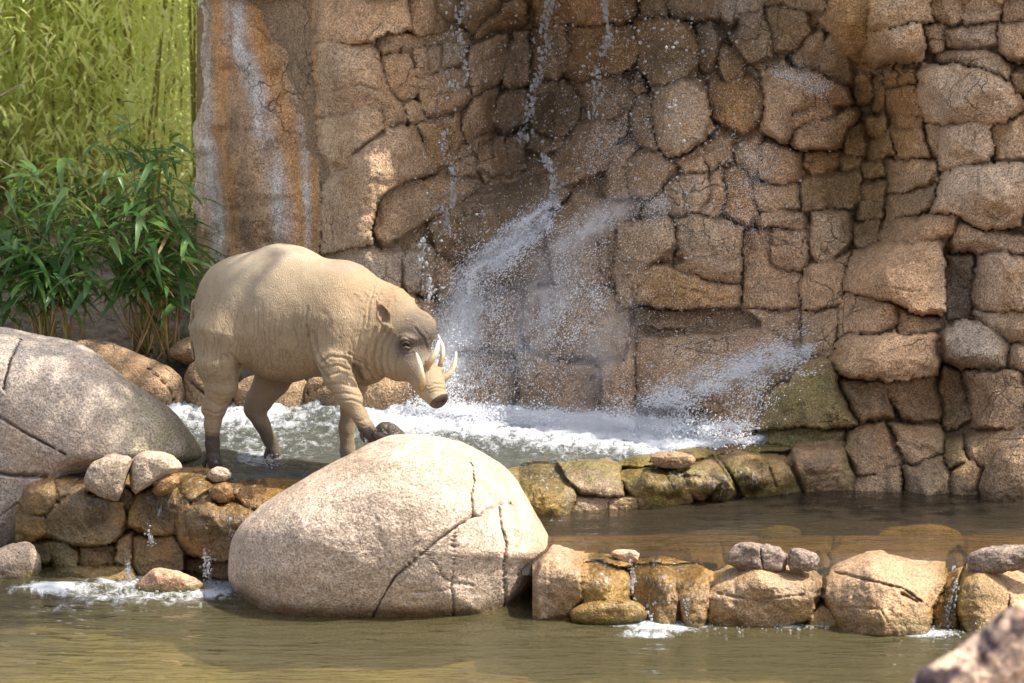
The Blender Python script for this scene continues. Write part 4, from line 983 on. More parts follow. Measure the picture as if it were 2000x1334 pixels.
# ------------------------------------------------------------------ the babirusa
def surface_nets(vol, org, h):
    ins = vol < 0
    nx, ny, nz = vol.shape
    cnt = np.zeros((nx - 1, ny - 1, nz - 1), np.int8)
    for a in (0, 1):
        for b in (0, 1):
            for c in (0, 1):
                cnt += ins[a:nx - 1 + a, b:ny - 1 + b, c:nz - 1 + c]
    act = (cnt > 0) & (cnt < 8)
    ci = np.argwhere(act); idx = -np.ones(act.shape, np.int64); idx[act] = np.arange(len(ci))
    acc = np.zeros((len(ci), 3)); num = np.zeros(len(ci))
    cor = [(a, b, c) for a in (0, 1) for b in (0, 1) for c in (0, 1)]
    for p in cor:
        for ax in range(3):
            if p[ax] == 1: continue
            q = list(p); q[ax] = 1
            vp = vol[ci[:, 0] + p[0], ci[:, 1] + p[1], ci[:, 2] + p[2]]; vq = vol[ci[:, 0] + q[0], ci[:, 1] + q[1], ci[:, 2] + q[2]]
            x = (vp < 0) != (vq < 0)
            t = np.where(x, vp / np.where(np.abs(vp - vq) < 1e-9, 1e-9, vp - vq), 0)
            pt = np.array(p, float)[None] + t[:, None] * (np.array(q, float) - np.array(p, float))[None]
            acc += pt * x[:, None]; num += x
    V = (ci + acc / num[:, None]) * h + org
    F_ = []
    for ax in range(3):
        s0 = [slice(None)] * 3; s1 = [slice(None)] * 3; s0[ax] = slice(0, -1); s1[ax] = slice(1, None)
        e0 = ins[tuple(s0)]; e1 = ins[tuple(s1)]
        ch = np.argwhere(e0 != e1)
        u, w = [(1, 2), (2, 0), (0, 1)][ax]
        ok = (ch[:, u] > 0) & (ch[:, w] > 0) & (ch[:, u] < vol.shape[u] - 1) & (ch[:, w] < vol.shape[w] - 1)
        ch = ch[ok]
        def cell(du, dw):
            q = ch.copy(); q[:, u] -= du; q[:, w] -= dw; return idx[q[:, 0], q[:, 1], q[:, 2]]
        f = np.stack([cell(1, 1), cell(0, 1), cell(0, 0), cell(1, 0)], -1)
        flip = ~e0[ch[:, 0], ch[:, 1], ch[:, 2]]
        f[flip] = f[flip][:, ::-1]
        F_.append(f)
    return V, np.concatenate(F_)

class Field:
    def __init__(s, lo, hi, h):
        s.lo = np.array(lo, float); s.h = h
        s.n = np.ceil((np.array(hi) - s.lo) / h).astype(int) + 1
        s.v = np.full(s.n, 0.2, np.float32)
        s.ax = [s.lo[k] + h * np.arange(s.n[k]) for k in range(3)]
    def sub(s, lo, hi):
        i0 = np.clip(np.floor((lo - s.lo) / s.h).astype(int), 0, s.n - 1); i1 = np.clip(np.ceil((hi - s.lo) / s.h).astype(int) + 1, 1, s.n)
        sl = tuple(slice(a, b) for a, b in zip(i0, i1))
        g = np.stack(np.meshgrid(*[s.ax[k][sl[k]] for k in range(3)], indexing='ij'), -1)
        return sl, g
    def mix(s, sl, d, k, cut=False):
        a = s.v[sl]
        if cut:
            d = -d; hh = np.clip(0.5 - 0.5 * (d - a) / -k * -1, 0, 1)
            hh = np.clip(0.5 + 0.5 * (d - a) / k, 0, 1); s.v[sl] = a * (1 - hh) + d * hh + k * hh * (1 - hh)
        else:
            hh = np.clip(0.5 + 0.5 * (a - d) / k, 0, 1); s.v[sl] = a * (1 - hh) + d * hh - k * hh * (1 - hh)
    def ell(s, c, axes, r, k=0.03, cut=False):
        c = np.asarray(c, float); R = np.array(axes, float); r = np.asarray(r, float)
        m = r.max() + 2 * k + 0.01
        sl, g = s.sub(c - m, c + m); q = (g - c) @ R.T
        k0 = np.linalg.norm(q / r, axis=-1); k1 = np.linalg.norm(q / (r * r), axis=-1) + 1e-6
        s.mix(sl, k0 * (k0 - 1) / k1, k, cut)
    def cone(s, a, b, ra, rb, k=0.02, flat=None, cut=False):
        a = np.asarray(a, float); b = np.asarray(b, float); m = max(ra, rb) + 2 * k + 0.01
        sl, g = s.sub(np.minimum(a, b) - m, np.maximum(a, b) + m)
        ab = b - a; t = np.clip(((g - a) @ ab) / (ab @ ab), 0, 1)
        q = g - a - t[..., None] * ab
        if flat is not None:
            n, f = flat; n = np.asarray(n, float); q = q + (q @ n)[..., None] * n * (1 / f - 1)
        s.mix(sl, np.linalg.norm(q, axis=-1) - (ra + (rb - ra) * t), k, cut)
    def chain(s, pts, k=0.02, flat=None):
        for (a, ra), (b, rb) in zip(pts[:-1], pts[1:]): s.cone(a, b, ra, rb, k, flat)

PSI = math.radians(20)
FW = np.array([math.cos(PSI), -math.sin(PSI), 0]); LT = np.array([math.sin(PSI), math.cos(PSI), 0]); UP = np.array([0, 0, 1.0])
HFh = np.array([0.72, -0.69, 0.0]); LH = np.array([0.69, 0.72, 0.0])            # the head is turned towards the viewer
def rot(a, b, deg):
    t = math.radians(deg); return a * math.cos(t) + b * math.sin(t), b * math.cos(t) - a * math.sin(t)
PXM = 1 / 497.0
fld = Field(P(350, 930, 0.34) - [0, 0, 0.06], P(915, 455, 0.34) + [0, 0, 0.02], 0.0045)
fld.lo[1] = -0.52
fld = Field((fld.lo[0], -0.50, 0.30), (P(915, 460, 0)[0], 0.36, P(600, 455, 0)[2]), 0.0040)
f1, u1 = rot(FW, UP, 12)
fld.ell(P(468, 604, 0.11), (FW, LT, UP), (0.178, 0.170, 0.210), 0.06)
f2, u2 = rot(FW, UP, 2)
fld.ell(P(556, 611, 0.045), (f2, LT, u2), (0.255, 0.200, 0.272), 0.06)
f3, u3 = rot(FW, UP, -14)
fld.ell(P(660, 622, -0.055), (f3, LT, u3), (0.200, 0.172, 0.232), 0.07)
f4, u4 = rot(FW, UP, -34)
fld.ell(P(735, 645, -0.11), (f4, LT, u4), (0.150, 0.135, 0.195), 0.06)
fld.ell(P(712, 705, -0.09), (FW, LT, UP), (0.10, 0.10, 0.095), 0.04)              # chest
# head
cr = P(798, 650, -0.185)
fld.ell(cr, (HFh, LH, UP), (0.098, 0.092, 0.098), 0.045)
fld.ell(P(783, 694, -0.175), (HFh, LH, UP), (0.105, 0.100, 0.102), 0.035)           # cheeks
mz0 = P(808, 705, -0.225); mz1 = P(838, 748, -0.285); mz2 = P(853, 776, -0.325)
fld.chain([(mz0, 0.072), (mz1, 0.053), (mz2, 0.042)], 0.03)
nd = np.array([0.52, -0.50, -0.62]); nd /= np.linalg.norm(nd)
na = np.cross(nd, LH); na /= np.linalg.norm(na); lb = np.cross(na, nd)
nose = P(857, 781, -0.345)
fld.ell(nose, (nd, lb, na), (0.018, 0.043, 0.036), 0.010)
fld.ell(nose + nd * 0.020, (nd, lb, na), (0.010, 0.034, 0.027), 0.006, cut=True)      # dished nose pad
for sgn in (-1, 1):
    fld.ell(nose + nd * 0.014 + lb * 0.0155 * sgn, (nd, lb, na), (0.024, 0.009, 0.010), 0.003, cut=True)
# brow and forehead hump, eye socket
fld.ell(P(822, 640, -0.225), (HFh, LH, UP), (0.050, 0.060, 0.055), 0.04)
fld.ell(P(797, 662, -0.285), (RGT, UPV, FWD), (0.030, 0.012, 0.018), 0.02)
fld.ell(P(792, 672, -0.298), (RGT, UPV, FWD), (0.018, 0.011, 0.022), 0.012, cut=True)
# swellings where the tusks pierce the snout, mouth line
fld.ell(P(832, 716, -0.305), (RGT, UPV, FWD), (0.016, 0.013, 0.016), 0.014); fld.ell(P(860, 722, -0.245), (RGT, UPV, FWD), (0.014, 0.013, 0.016), 0.014)
fld.ell(P(824, 752, -0.325), (RGT, UPV, FWD), (0.014, 0.016, 0.014), 0.014)
fld.cone(P(800, 735, -0.312), P(842, 770, -0.36), 0.004, 0.003, 0.008, cut=True)
# ear: a cupped leaf
ea, eb = P(758, 637, -0.282), P(737, 587, -0.325)
ed = (eb - ea) / np.linalg.norm(eb - ea); en = np.array([0.25, -0.95, 0.1]); en -= ed * (en @ ed); en /= np.linalg.norm(en); ew = np.cross(ed, en)
em_ = ea * 0.55 + eb * 0.45
fld.cone(ea - ed * 0.012, em_, 0.017, 0.029, 0.008, flat=(en, 0.5)); fld.cone(em_, eb + ed * 0.006, 0.029, 0.004, 0.006, flat=(en, 0.5))
fld.ell((ea + eb) / 2 + en * 0.011 + ed * -0.004, (ed, ew, en), (0.049, 0.021, 0.017), 0.004, cut=True)
fa_, fb_ = P(800, 606, -0.13), P(806, 585, -0.10)
fld.cone(fa_, fb_, 0.016, 0.008, 0.01)
# legs: (pixel, distance, radius in pixels)
def leg(pts, k=0.014):
    q = [(P(x, y, Y), r * PXM * (1.0 if r > 40 else 0.96 - 0.08 * (r < 20))) for x, y, Y, r in pts]
    fld.cone(q[0][0], q[1][0], q[0][1], q[1][1], 0.03); fld.chain(q[1:], k)
leg([(440,660,0.03,70),(428,708,0.00,46),(432,752,-0.01,33),(420,795,0.00,22.5),(415,828,0.0,17.5),(415,868,0.0,15),(416,892,0.0,15.5),(420,906,-0.01,16)])
fld.cone(P(404, 790, 0.0), P(400, 802, 0.0), 9 * PXM, 7 * PXM, 0.02)
leg([(545,700,0.17,60),(532,742,0.19,36),(506,782,0.20,27),(497,797,0.20,22),(511,826,0.2,17.5),(527,858,0.2,15.5),(536,885,0.2,14)])
leg([(665,650,-0.13,62),(655,700,-0.19,37),(662,737,-0.215,29.5),(686,783,-0.25,23),(702,811,-0.275,17),(714,832,-0.29,15.5),(724,846,-0.30,16)])
leg([(695,700,0.02,45),(693,745,0.035,29),(682,795,0.045,19),(677,835,0.05,16.5),(679,880,0.05,16),(681,905,0.05,17)])
# shoulder blade, haunch and belly fold
fld.ell(P(655, 650, -0.175), (FW, LT, UP), (0.085, 0.045, 0.12), 0.05)
fld.ell(P(452, 640, -0.015), (FW, LT, UP), (0.10, 0.05, 0.13), 0.05)
fld.cone(P(472, 735, -0.03), P(452, 690, -0.055), 0.010, 0.004, 0.03, cut=True)        # flank fold
fld.cone(P(689, 716, -0.21), P(700, 742, -0.17), 0.012, 0.012, 0.02, cut=True)          # armpit
# tail
fld.chain([(P(380, 590, 0.16), 0.012), (P(374, 640, 0.17), 0.009), (P(378, 700, 0.165), 0.006)], 0.01)
bV, bF = surface_nets(fld.v, fld.lo, fld.h)
def vnormals(V, Fq):
    n = np.cross(V[Fq[:, 2]] - V[Fq[:, 0]], V[Fq[:, 3]] - V[Fq[:, 1]]); N = np.zeros_like(V)
    for k in range(4): np.add.at(N, Fq[:, k], n)
    return N / (np.linalg.norm(N, axis=1, keepdims=True) + 1e-12)
def relax(V, Fq, it):
    e = np.concatenate([Fq[:, [0, 1]], Fq[:, [1, 2]], Fq[:, [2, 3]], Fq[:, [3, 0]]])
    dg = np.bincount(e.ravel(), minlength=len(V)).astype(float)
    for _ in range(it):
        a = np.zeros_like(V); 
        for k in range(3):
            a[:, k] = np.bincount(e[:, 0], V[e[:, 1], k], len(V)) + np.bincount(e[:, 1], V[e[:, 0], k], len(V))
        V = V * 0.4 + 0.6 * a / dg[:, None]
    return V
bV = relax(bV, bF, 3)
bN = vnormals(bV, bF)
vd = bV - CAM; vd /= np.linalg.norm(vd, axis=1, keepdims=True)
if ((bN * (bV - bV.mean(0))).sum(1)).mean() < 0: bN = -bN; bF = bF[:, ::-1]
bx_, by_ = proj(bV)
facing = sstep(0.05, 0.35, -(bN * vd).sum(1))
# skin folds
G = [(3.0,.007,(752,640,735,665,727,700,735,730,752,745)),(2.6,.006,(762,645,746,672,740,705,750,735)),(2.2,.005,(770,655,757,685,755,715,765,740)),(2.4,.005,(733,640,718,670,712,705,718,735)),(2.2,.005,(778,690,770,712,772,735)),
     (2.2,.0025,(710,620,702,650,697,690)),(2.6,.006,(628,705,650,694,676,700,690,716)),(2.2,.005,(630,720,656,712,684,722)),(2.4,.005,(634,735,664,728,692,738)),
     (2.2,.0045,(640,752,668,748,698,758)),(2.2,.004,(652,768,676,766,706,776)),(2.0,.004,(664,782,688,782,712,792)),(3.0,.007,(600,640,606,680,622,718,640,738)),(2.6,.006,(612,650,622,690,636,712)),
     (2.4,.003,(600,600,598,630,602,660)),(2.6,.007,(690,700,712,712,728,740)),(2.2,.005,(680,690,706,700,722,715)),(2.6,.006,(470,735,462,705,452,690)),
     (2.4,.0018,(404,765,432,776,458,768)),(2.4,.0018,(402,780,430,794,450,786)),(1.8,.003,(400,800,420,808,438,802)),(1.6,.003,(400,846,416,850,431,846)),(1.6,.003,(690,818,706,822,720,816)),(1.6,.003,(694,828,712,834,728,828)),
     (2.0,.004,(797,620,815,612,838,622)),(2.0,.004,(812,640,828,660,838,690)),(2.0,.004,(780,660,790,656,806,664)),(1.8,.004,(784,690,795,694,806,688)),(1.8,.0035,(838,755,850,750,866,752)),(1.8,.0035,(836,762,852,758,870,760)),(1.8,.003,(838,768,852,765,872,767)),
     (2.0,.004,(730,560,720,600,716,640)),(1.8,.004,(760,590,748,620,742,650))]
wob = np.stack([fbm(bV * 22, 3, 701), fbm(bV * 22, 3, 702)], 1) * 3.0
disp = np.zeros(len(bV))
for wd, dp, pl in G:
    d = line_dist(bx_ + wob[:, 0], by_ + wob[:, 1], pairs(list(pl)))
    disp -= dp * 0.85 * np.exp(-(d / wd) ** 2) * facing; disp += dp * 0.3 * np.exp(-((d - wd * 2.2) / (wd * 1.3)) ** 2) * facing
legm = sstep(735, 775, by_) * (1 - sstep(760, 775, bx_))
flank = (1 - legm) * (1 - sstep(735, 765, bx_))
rip = ridged(bV * np.array([46, 30, 9]), 3, 710)
disp += flank * (rip * 0.0009 + 0.0016 * ridged(bV * np.array([17, 12, 3.2]) + 0.4 * wob[:, :1], 3, 711)) * sstep(520, 640, by_) - legm * 0.0006 * ridged(bV * np.array([12, 12, 62]), 3, 712) + 0.0028 * fbm(bV * 14, 3, 714)
crum = sstep(0.15, 0.5, fbm(bV * 95, 2, 716)) * np.clip(spot(bx_, by_, 745, 568, 75, 34), 0, 1)
disp += crum * 0.0035 + 0.002 * sstep(0.0, 0.5, fbm(bV * 80, 2, 717)) * spot(bx_, by_, 828, 655, 24, 30)
bV2 = bV + bN * disp[:, None]
# hide colour, with the sunlit back painted in
n1 = fbm(bV * 4.5, 4, 720); n2 = fbm(bV * 17, 4, 721)
mott = fbm(bV * np.array([11, 9, 5]), 4, 725)
bc_ = np.tile(np.array([[0.300, 0.225, 0.138]]), (len(bV), 1)) * (1 + 0.14 * n1 + 0.10 * n2 + 0.22 * mott)[:, None]
bc_ = blend(bc_, 0.55 * np.clip(spot(bx_, by_, 545, 490, 110, 45) * (0.8 + n2), 0, 1), (0.44, 0.37, 0.28))  # sunlight on top of the back, painted as a paler patch
bc_ = blend(bc_, 0.40 * np.clip((spot(bx_, by_, 480, 560, 60, 45) + spot(bx_, by_, 690, 520, 40, 16)) * (0.7 + n1), 0, 1), (0.27, 0.245, 0.205))
bc_ = blend(bc_, 0.75 * np.clip(spot(bx_, by_, 735, 575, 85, 46) * (0.7 + 0.9 * n2), 0, 1), (0.34, 0.205, 0.115))
bc_ = blend(bc_, 0.4 * np.clip(spot(bx_, by_, 640, 610, 40, 60) * (0.6 + n2), 0, 1), (0.26, 0.17, 0.10))
bc_ = blend(bc_, np.clip(0.85 * spot(bx_, by_, 794, 678, 24, 26) + 0.9 * spot(bx_, by_, 830, 655, 26, 44) + 0.7 * spot(bx_, by_, 808, 655, 44, 60), 0, .88) * (0.9 + 0.4 * n2), (0.105, 0.082, 0.066))
bc_ = blend(bc_, 0.9 * spot(bx_, by_, 786, 674, 11, 9) + 0.0, (0.055, 0.045, 0.04))
bc_ = blend(bc_, 0.55 * np.clip(spot(bx_, by_, 805, 730, 22, 14), 0, 1), (0.20, 0.15, 0.11))
er = (bV - (ea + eb) / 2); e_in = ((er @ ed) / 0.05) ** 2 + ((er @ ew) / 0.021) ** 2
bc_ = blend(bc_, 0.75 * sstep(1.0, 0.6, e_in) * (np.abs(er @ en) < 0.014) * ((bN @ en) > 0.1), (0.13, 0.085, 0.06))
pad = ((bV - nose) @ nd) > 0.001
near_nose = np.linalg.norm(bV - nose, axis=1) < 0.052
bc_[pad & near_nose] = np.array([0.060, 0.038, 0.030])
hind = (bx_ < 590)
bc_ = blend(bc_, 0.35 * legm * sstep(760, 840, by_), (0.17, 0.12, 0.085))
bc_ = blend(bc_, 0.9 * sstep(842, 856, by_ + 4 * n2) * hind * (bV[:, 1] < 0.1), (0.035, 0.027, 0.024))
bc_ = blend(bc_, 0.85 * sstep(822, 850, by_ - 0.35 * (bx_ - 520) + 4 * n2) * hind * (bV[:, 1] > 0.1), (0.035, 0.027, 0.024))
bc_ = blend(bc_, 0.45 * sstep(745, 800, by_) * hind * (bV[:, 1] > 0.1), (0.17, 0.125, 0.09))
bc_ = blend(bc_, 0.9 * sstep(822, 842, by_ + 3 * n2) * (bV[:, 1] < -0.2) * (bx_ > 600) * (bx_ < 775), (0.045, 0.034, 0.028))
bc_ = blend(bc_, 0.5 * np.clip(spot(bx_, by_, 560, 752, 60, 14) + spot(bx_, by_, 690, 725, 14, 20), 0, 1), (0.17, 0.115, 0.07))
wetb = np.clip(0.8 * sstep(855, 880, by_) * hind + 0.7 * (pad & near_nose), 0, 1)
def skin_material():
    m, nt, out = new_mat("babirusa_hide"); t = NT(nt)
    pos = t.n("ShaderNodeNewGeometry").outputs["Position"]; col = t.attr("col").outputs["Color"]; wet = t.attr("wet").outputs["Fac"]; lg = t.attr("legs").outputs["Fac"]; crm = t.attr("creases").outputs["Fac"]
    mp = t.n("ShaderNodeMapping"); mp.inputs["Scale"].default_value = (1.0, 1.0, 0.42); t.l(pos, mp.inputs[0])
    wrp = t.n("ShaderNodeTexNoise"); wrp.inputs["Scale"].default_value = 16; t.l(pos, wrp.inputs["Vector"])
    ad = t.n("ShaderNodeVectorMath", operation='MULTIPLY_ADD'); t.l(wrp.outputs["Color"], ad.inputs[0]); ad.inputs[1].default_value = (0.03, 0.03, 0.03); t.l(mp.outputs[0], ad.inputs[2])
    v1 = t.n("ShaderNodeTexVoronoi", feature='DISTANCE_TO_EDGE'); v1.inputs["Scale"].default_value = 58; t.l(ad.outputs[0], v1.inputs["Vector"])
    v2 = t.n("ShaderNodeTexVoronoi", feature='DISTANCE_TO_EDGE'); v2.inputs["Scale"].default_value = 150; t.l(ad.outputs[0], v2.inputs["Vector"])
    mp3 = t.n("ShaderNodeMapping"); mp3.inputs["Scale"].default_value = (0.5, 0.5, 2.2); t.l(pos, mp3.inputs[0])
    ring = t.noise(mp3.outputs[0], 55, 3, 0.6, 0.6)
    fine = t.noise(pos, 240, 3, 0.65)
    mp4 = t.n("ShaderNodeMapping"); mp4.inputs["Scale"].default_value = (1.0, 0.8, 0.16); ad2 = t.n("ShaderNodeVectorMath", operation='MULTIPLY_ADD'); t.l(wrp.outputs["Color"], ad2.inputs[0]); ad2.inputs[1].default_value = (0.022, 0.022, 0.022); t.l(pos, ad2.inputs[2]); t.l(ad2.outputs[0], mp4.inputs[0])
    vl = t.math('ABSOLUTE', t.math('SUBTRACT', t.noise(mp4.outputs[0], 38, 2, 0.5, 0.1), 0.5)); vl = t.ramp(vl, 0.0, 0.035)
    vl = t.math('MULTIPLY', t.math('SUBTRACT', vl, 1), t.attr("lines").outputs["Fac"])
    e1 = t.ramp(v1.outputs["Distance"], 0.0, 0.07); e2 = t.ramp(v2.outputs["Distance"], 0.0, 0.16)
    gate = t.math('MULTIPLY', t.ramp(t.noise(pos, 7, 3, 0.5), 0.40, 0.62), crm)
    cre = t.math('ADD', t.math('MULTIPLY', t.math('MULTIPLY', t.math('SUBTRACT', e1, 1), gate), 0.45), t.math('MULTIPLY', t.math('SUBTRACT', e2, 1), 0.35))
    h = t.math('ADD', cre, t.math('MULTIPLY', fine, 0.22)); h = t.math('ADD', h, t.math('MULTIPLY', t.math('MULTIPLY', ring, lg), 0.8))
    h = t.math('ADD', h, t.math('MULTIPLY', vl, 0.75))
    g = t.ramp(fine, 0.3, 0.7, 0.88, 1.1)
    sc = t.n("ShaderNodeVectorMath", operation='SCALE'); t.l(col, sc.inputs[0]); t.l(g, sc.inputs["Scale"])
    dk = t.math('MULTIPLY', t.math('MULTIPLY', t.math('SUBTRACT', 1, e1), gate), 0.24)
    dk = t.math('ADD', dk, t.math('MULTIPLY', vl, -0.30))
    c = t.mixc(dk, sc.outputs[0], (0.13, 0.085, 0.055))
    b = t.n("ShaderNodeBsdfPrincipled"); t.l(c, b.inputs["Base Color"]); t.l(t.ramp(wet, 0, 1, 0.78, 0.25), b.inputs["Roughness"]); b.inputs["Specular IOR Level"].default_value = 0.3
    t.l(t.bump(h, 0.9, 0.0035), b.inputs["Normal"]); t.l(b.outputs[0], out.inputs[0]); return m
M_SKIN = skin_material()
boar = empty("babirusa", P(520, 912, 0.05), "tan wrinkled babirusa with curved tusks stepping onto the cracked boulder", "babirusa")
obj("body", bV2, bF, M_SKIN, boar, {"col": np.clip(bc_, 0.01, 0.9), "wet": wetb, "legs": legm, "lines": (1 - legm) * sstep(560, 650, by_ - 0.25 * (bx_ - 560)) * sstep(770, 730, bx_) * sstep(0.75, 0.35, bN[:, 2]), "creases": np.clip(sstep(570, 640, by_) * sstep(760, 730, by_) * sstep(700, 660, bx_) * sstep(430, 480, bx_) + 0.35 * spot(bx_, by_, 700, 640, 40, 60), 0, 1)})
# tusks
def ivory():
    m, nt, out = new_mat("ivory"); t = NT(nt); pos = t.n("ShaderNodeNewGeometry").outputs["Position"]
    a = t.attr("along").outputs["Fac"]; n = t.noise(pos, 90, 4, 0.6)
    c = t.mixc(t.ramp(t.math('ADD', a, t.math('MULTIPLY', t.math('SUBTRACT', n, 0.5), 0.8)), 0.15, 0.75), (0.27, 0.17, 0.075), (0.72, 0.60, 0.42))
    b = t.n("ShaderNodeBsdfPrincipled"); t.l(c, b.inputs["Base Color"]); b.inputs["Roughness"].default_value = 0.42; t.l(t.bump(n, 0.5, 0.001), b.inputs["Normal"]); t.l(b.outputs[0], out.inputs[0]); return m
M_IVORY = ivory()
def tube(pts, rad, n=14, m=12):
    pts = np.array(pts, float); rad = np.array(rad, float)
    s = np.linspace(0, len(pts) - 1, n); k = np.arange(len(pts))
    # Catmull-Rom through the points
    def cr_(a):
        o = []
        for u in s:
            i = min(int(u), len(pts) - 2); f = u - i
            p0 = a[max(i - 1, 0)]; p1 = a[i]; p2 = a[i + 1]; p3 = a[min(i + 2, len(pts) - 1)]
            o.append(0.5 * (2 * p1 + (p2 - p0) * f + (2 * p0 - 5 * p1 + 4 * p2 - p3) * f * f + (3 * p1 - p0 - 3 * p2 + p3) * f ** 3))
        return np.array(o)
    c = cr_(pts); r = np.interp(s, k, rad)
    T = np.gradient(c, axis=0); T /= np.linalg.norm(T, axis=1, keepdims=True) + 1e-9
    ref = np.array([0.31, -0.9, 0.3]); 
    V = []
    for i in range(n):
        u = np.cross(T[i], ref); u /= np.linalg.norm(u) + 1e-9; w = np.cross(T[i], u)
        th = np.linspace(0, 2 * math.pi, m, endpoint=False)
        V.append(c[i] + r[i] * (np.cos(th)[:, None] * u + np.sin(th)[:, None] * w))
    V = np.concatenate(V + [c[:1], c[-1:]])
    fs = [(i * m + j, i * m + (j + 1) % m, (i + 1) * m + (j + 1) % m, (i + 1) * m + j) for i in range(n - 1) for j in range(m)]
    fs += [(n * m, (j + 1) % m, j) for j in range(m)] + [(n * m + 1, (n - 1) * m + j, (n - 1) * m + (j + 1) % m) for j in range(m)]
    al = np.concatenate([np.repeat(np.linspace(0, 1, n), m), [0, 1]])
    return V, fs, al
for lab, pts, rad in (("near lower tusk, straight and upright", [(823,760,-0.335),(825,745,-0.352),(823,728,-0.362),(819,708,-0.362),(813,689,-0.352)], (6.5,6.3,5.6,4.6,1.2)),
                      ("near upper tusk curving back over the brow", [(830,720,-0.300),(838,710,-0.318),(847,696,-0.322),(854,681,-0.315),(857,665,-0.300)], (6.8,6.6,6.0,5.2,2.0)),
                      ("far upper tusk, slender", [(857,724,-0.240),(861,710,-0.245),(864,695,-0.245),(864,676,-0.235),(855,654,-0.215)], (5.2,5.0,4.6,4.0,1.0)),
                      ("far lower tusk curving outward", [(860,748,-0.270),(867,740,-0.268),(878,729,-0.262),(887,711,-0.258),(891,687,-0.255)], (6.2,6.4,6.2,5.2,1.6))):
    V, fs, al = tube([P(*p) for p in pts], [r * PXM for r in rad])
    o = obj("tusk", V, fs, M_IVORY, boar, {"along": al}); o["label"] = lab
# eye
M_EYE = simple_mat("dark_eye", (0.035, 0.02, 0.01), 0.08, 0.1, 20, 0, 0.6)
M_HOOF = simple_mat("wet_hoof", (0.045, 0.033, 0.028), 0.28, 0.3, 60, 0.002, 0.5)
def ellipsoid(c, axes, r, nu=20, nv=12):
    U_, V_ = np.meshgrid(np.linspace(0, 2 * math.pi, nu, endpoint=False), np.linspace(0.02, math.pi - 0.02, nv))
    q = np.stack([r[0] * np.cos(U_) * np.sin(V_), r[1] * np.sin(U_) * np.sin(V_), r[2] * np.cos(V_)], -1).reshape(-1, 3)
    fs = [(a * nu + b, (a + 1) * nu + b, (a + 1) * nu + (b + 1) % nu, a * nu + (b + 1) % nu) for a in range(nv - 1) for b in range(nu)]
    return np.asarray(c) + q @ np.array(axes), fs
V, fs = ellipsoid(P(792, 673, -0.280), (RGT, UPV, FWD), (0.0115, 0.0085, 0.010)); eye = obj("eye", V, fs, M_EYE, boar)
M_LID = simple_mat("eyelid", (0.09, 0.065, 0.05), 0.7, 0.3, 200, 0.001)
for nm, dy, yc in (("upper_eyelid", 0.0052, 668), ("lower_eyelid", 0.0045, 678)):
    V, fs, al = tube([P(783, 674, -0.280), P(788, yc + 1, -0.294), P(793, yc, -0.297), P(798, yc + 2, -0.293), P(803, 677, -0.280)], [0.002, dy, dy, dy, 0.002], 12, 8)
    obj(nm, V, fs, M_LID, boar)
# hooves: pairs of blunt toes and small dew claws
def hoof(cx, cy, Y, dirx, diry, L, w, parent=boar, gap=0.013):
    for s in (-1, 1):
        a = P(cx, cy, Y + s * gap); b = P(cx + dirx, cy + diry, Y + s * gap * 1.25)
        V, fs, al = tube([a, a * 0.5 + b * 0.5, b], [w * 0.95, w, w * 0.35], 9, 10)
        obj("hoof", V, fs, M_HOOF, boar)
hoof(418, 898, -0.008, 6, 16, 0, 0.019)
hoof(537, 886, 0.20, 3, 26, 0, 0.017)
hoof(730, 846, -0.312, 27, 10, 0, 0.0150, gap=0.019)
hoof(681, 902, 0.045, 7, 10, 0, 0.018)
for pts in ([(404,893,0.0),(399,905,0.0),(401,917,0.0)], [(524,872,0.19),(519,892,0.185),(523,907,0.185)], [(708,838,-0.30),(707,852,-0.305),(712,864,-0.31)]):
    V, fs, al = tube([P(*p) for p in pts], [0.009, 0.009, 0.003], 8, 8); obj("dewclaw", V, fs, M_HOOF, boar)
# ------------------------------------------------------------------ plants
def leaf_material(name, c1, c2, trans, rough=0.4, tf=0.45, sat=1.0):
    m, nt, out = new_mat(name); t = NT(nt); pos = t.n("ShaderNodeNewGeometry").outputs["Position"]
    rnd = t.attr("tone").outputs["Fac"]; oi = t.n("ShaderNodeObjectInfo").outputs["Random"]
    f = t.math('ADD', t.math('MULTIPLY', rnd, 0.6), t.math('MULTIPLY', oi, 0.4))
    c = t.mixc(f, c1, c2)
    c = t.mixc(t.ramp(t.noise(pos, 40, 2), 0.3, 0.7, 0, 0.35), c, (c1[0] * 0.6, c1[1] * 0.6, c1[2] * 0.6))
    b = t.n("ShaderNodeBsdfPrincipled"); t.l(c, b.inputs["Base Color"]); b.inputs["Roughness"].default_value = rough; b.inputs["Specular IOR Level"].default_value = 0.4
    tr = t.n("ShaderNodeBsdfTranslucent"); tr.inputs[0].default_value = (*trans, 1)
    mx = t.n("ShaderNodeMixShader"); mx.inputs[0].default_value = tf; t.l(b.outputs[0], mx.inputs[1]); t.l(tr.outputs[0], mx.inputs[2]); t.l(mx.outputs[0], out.inputs[0]); return m
M_BROAD = leaf_material("broad_bamboo_leaf", (0.035, 0.095, 0.025), (0.12, 0.20, 0.05), (0.16, 0.30, 0.05), 0.36, 0.35)
M_BAMB = leaf_material("yellow_bamboo_leaf", (0.44, 0.47, 0.13), (0.82, 0.78, 0.36), (0.88, 0.90, 0.42), 0.5, 0.55)
M_BAMB2 = leaf_material("green_bamboo_leaf", (0.28, 0.36, 0.10), (0.66, 0.68, 0.27), (0.76, 0.84, 0.33), 0.5, 0.55)
M_GRASS = leaf_material("bank_grass_blade", (0.04, 0.09, 0.02), (0.10, 0.15, 0.03), (0.12, 0.2, 0.03), 0.5, 0.3)
M_CULM = simple_mat("green_yellow_culm", (0.24, 0.20, 0.05), 0.5, 0.3, 12)
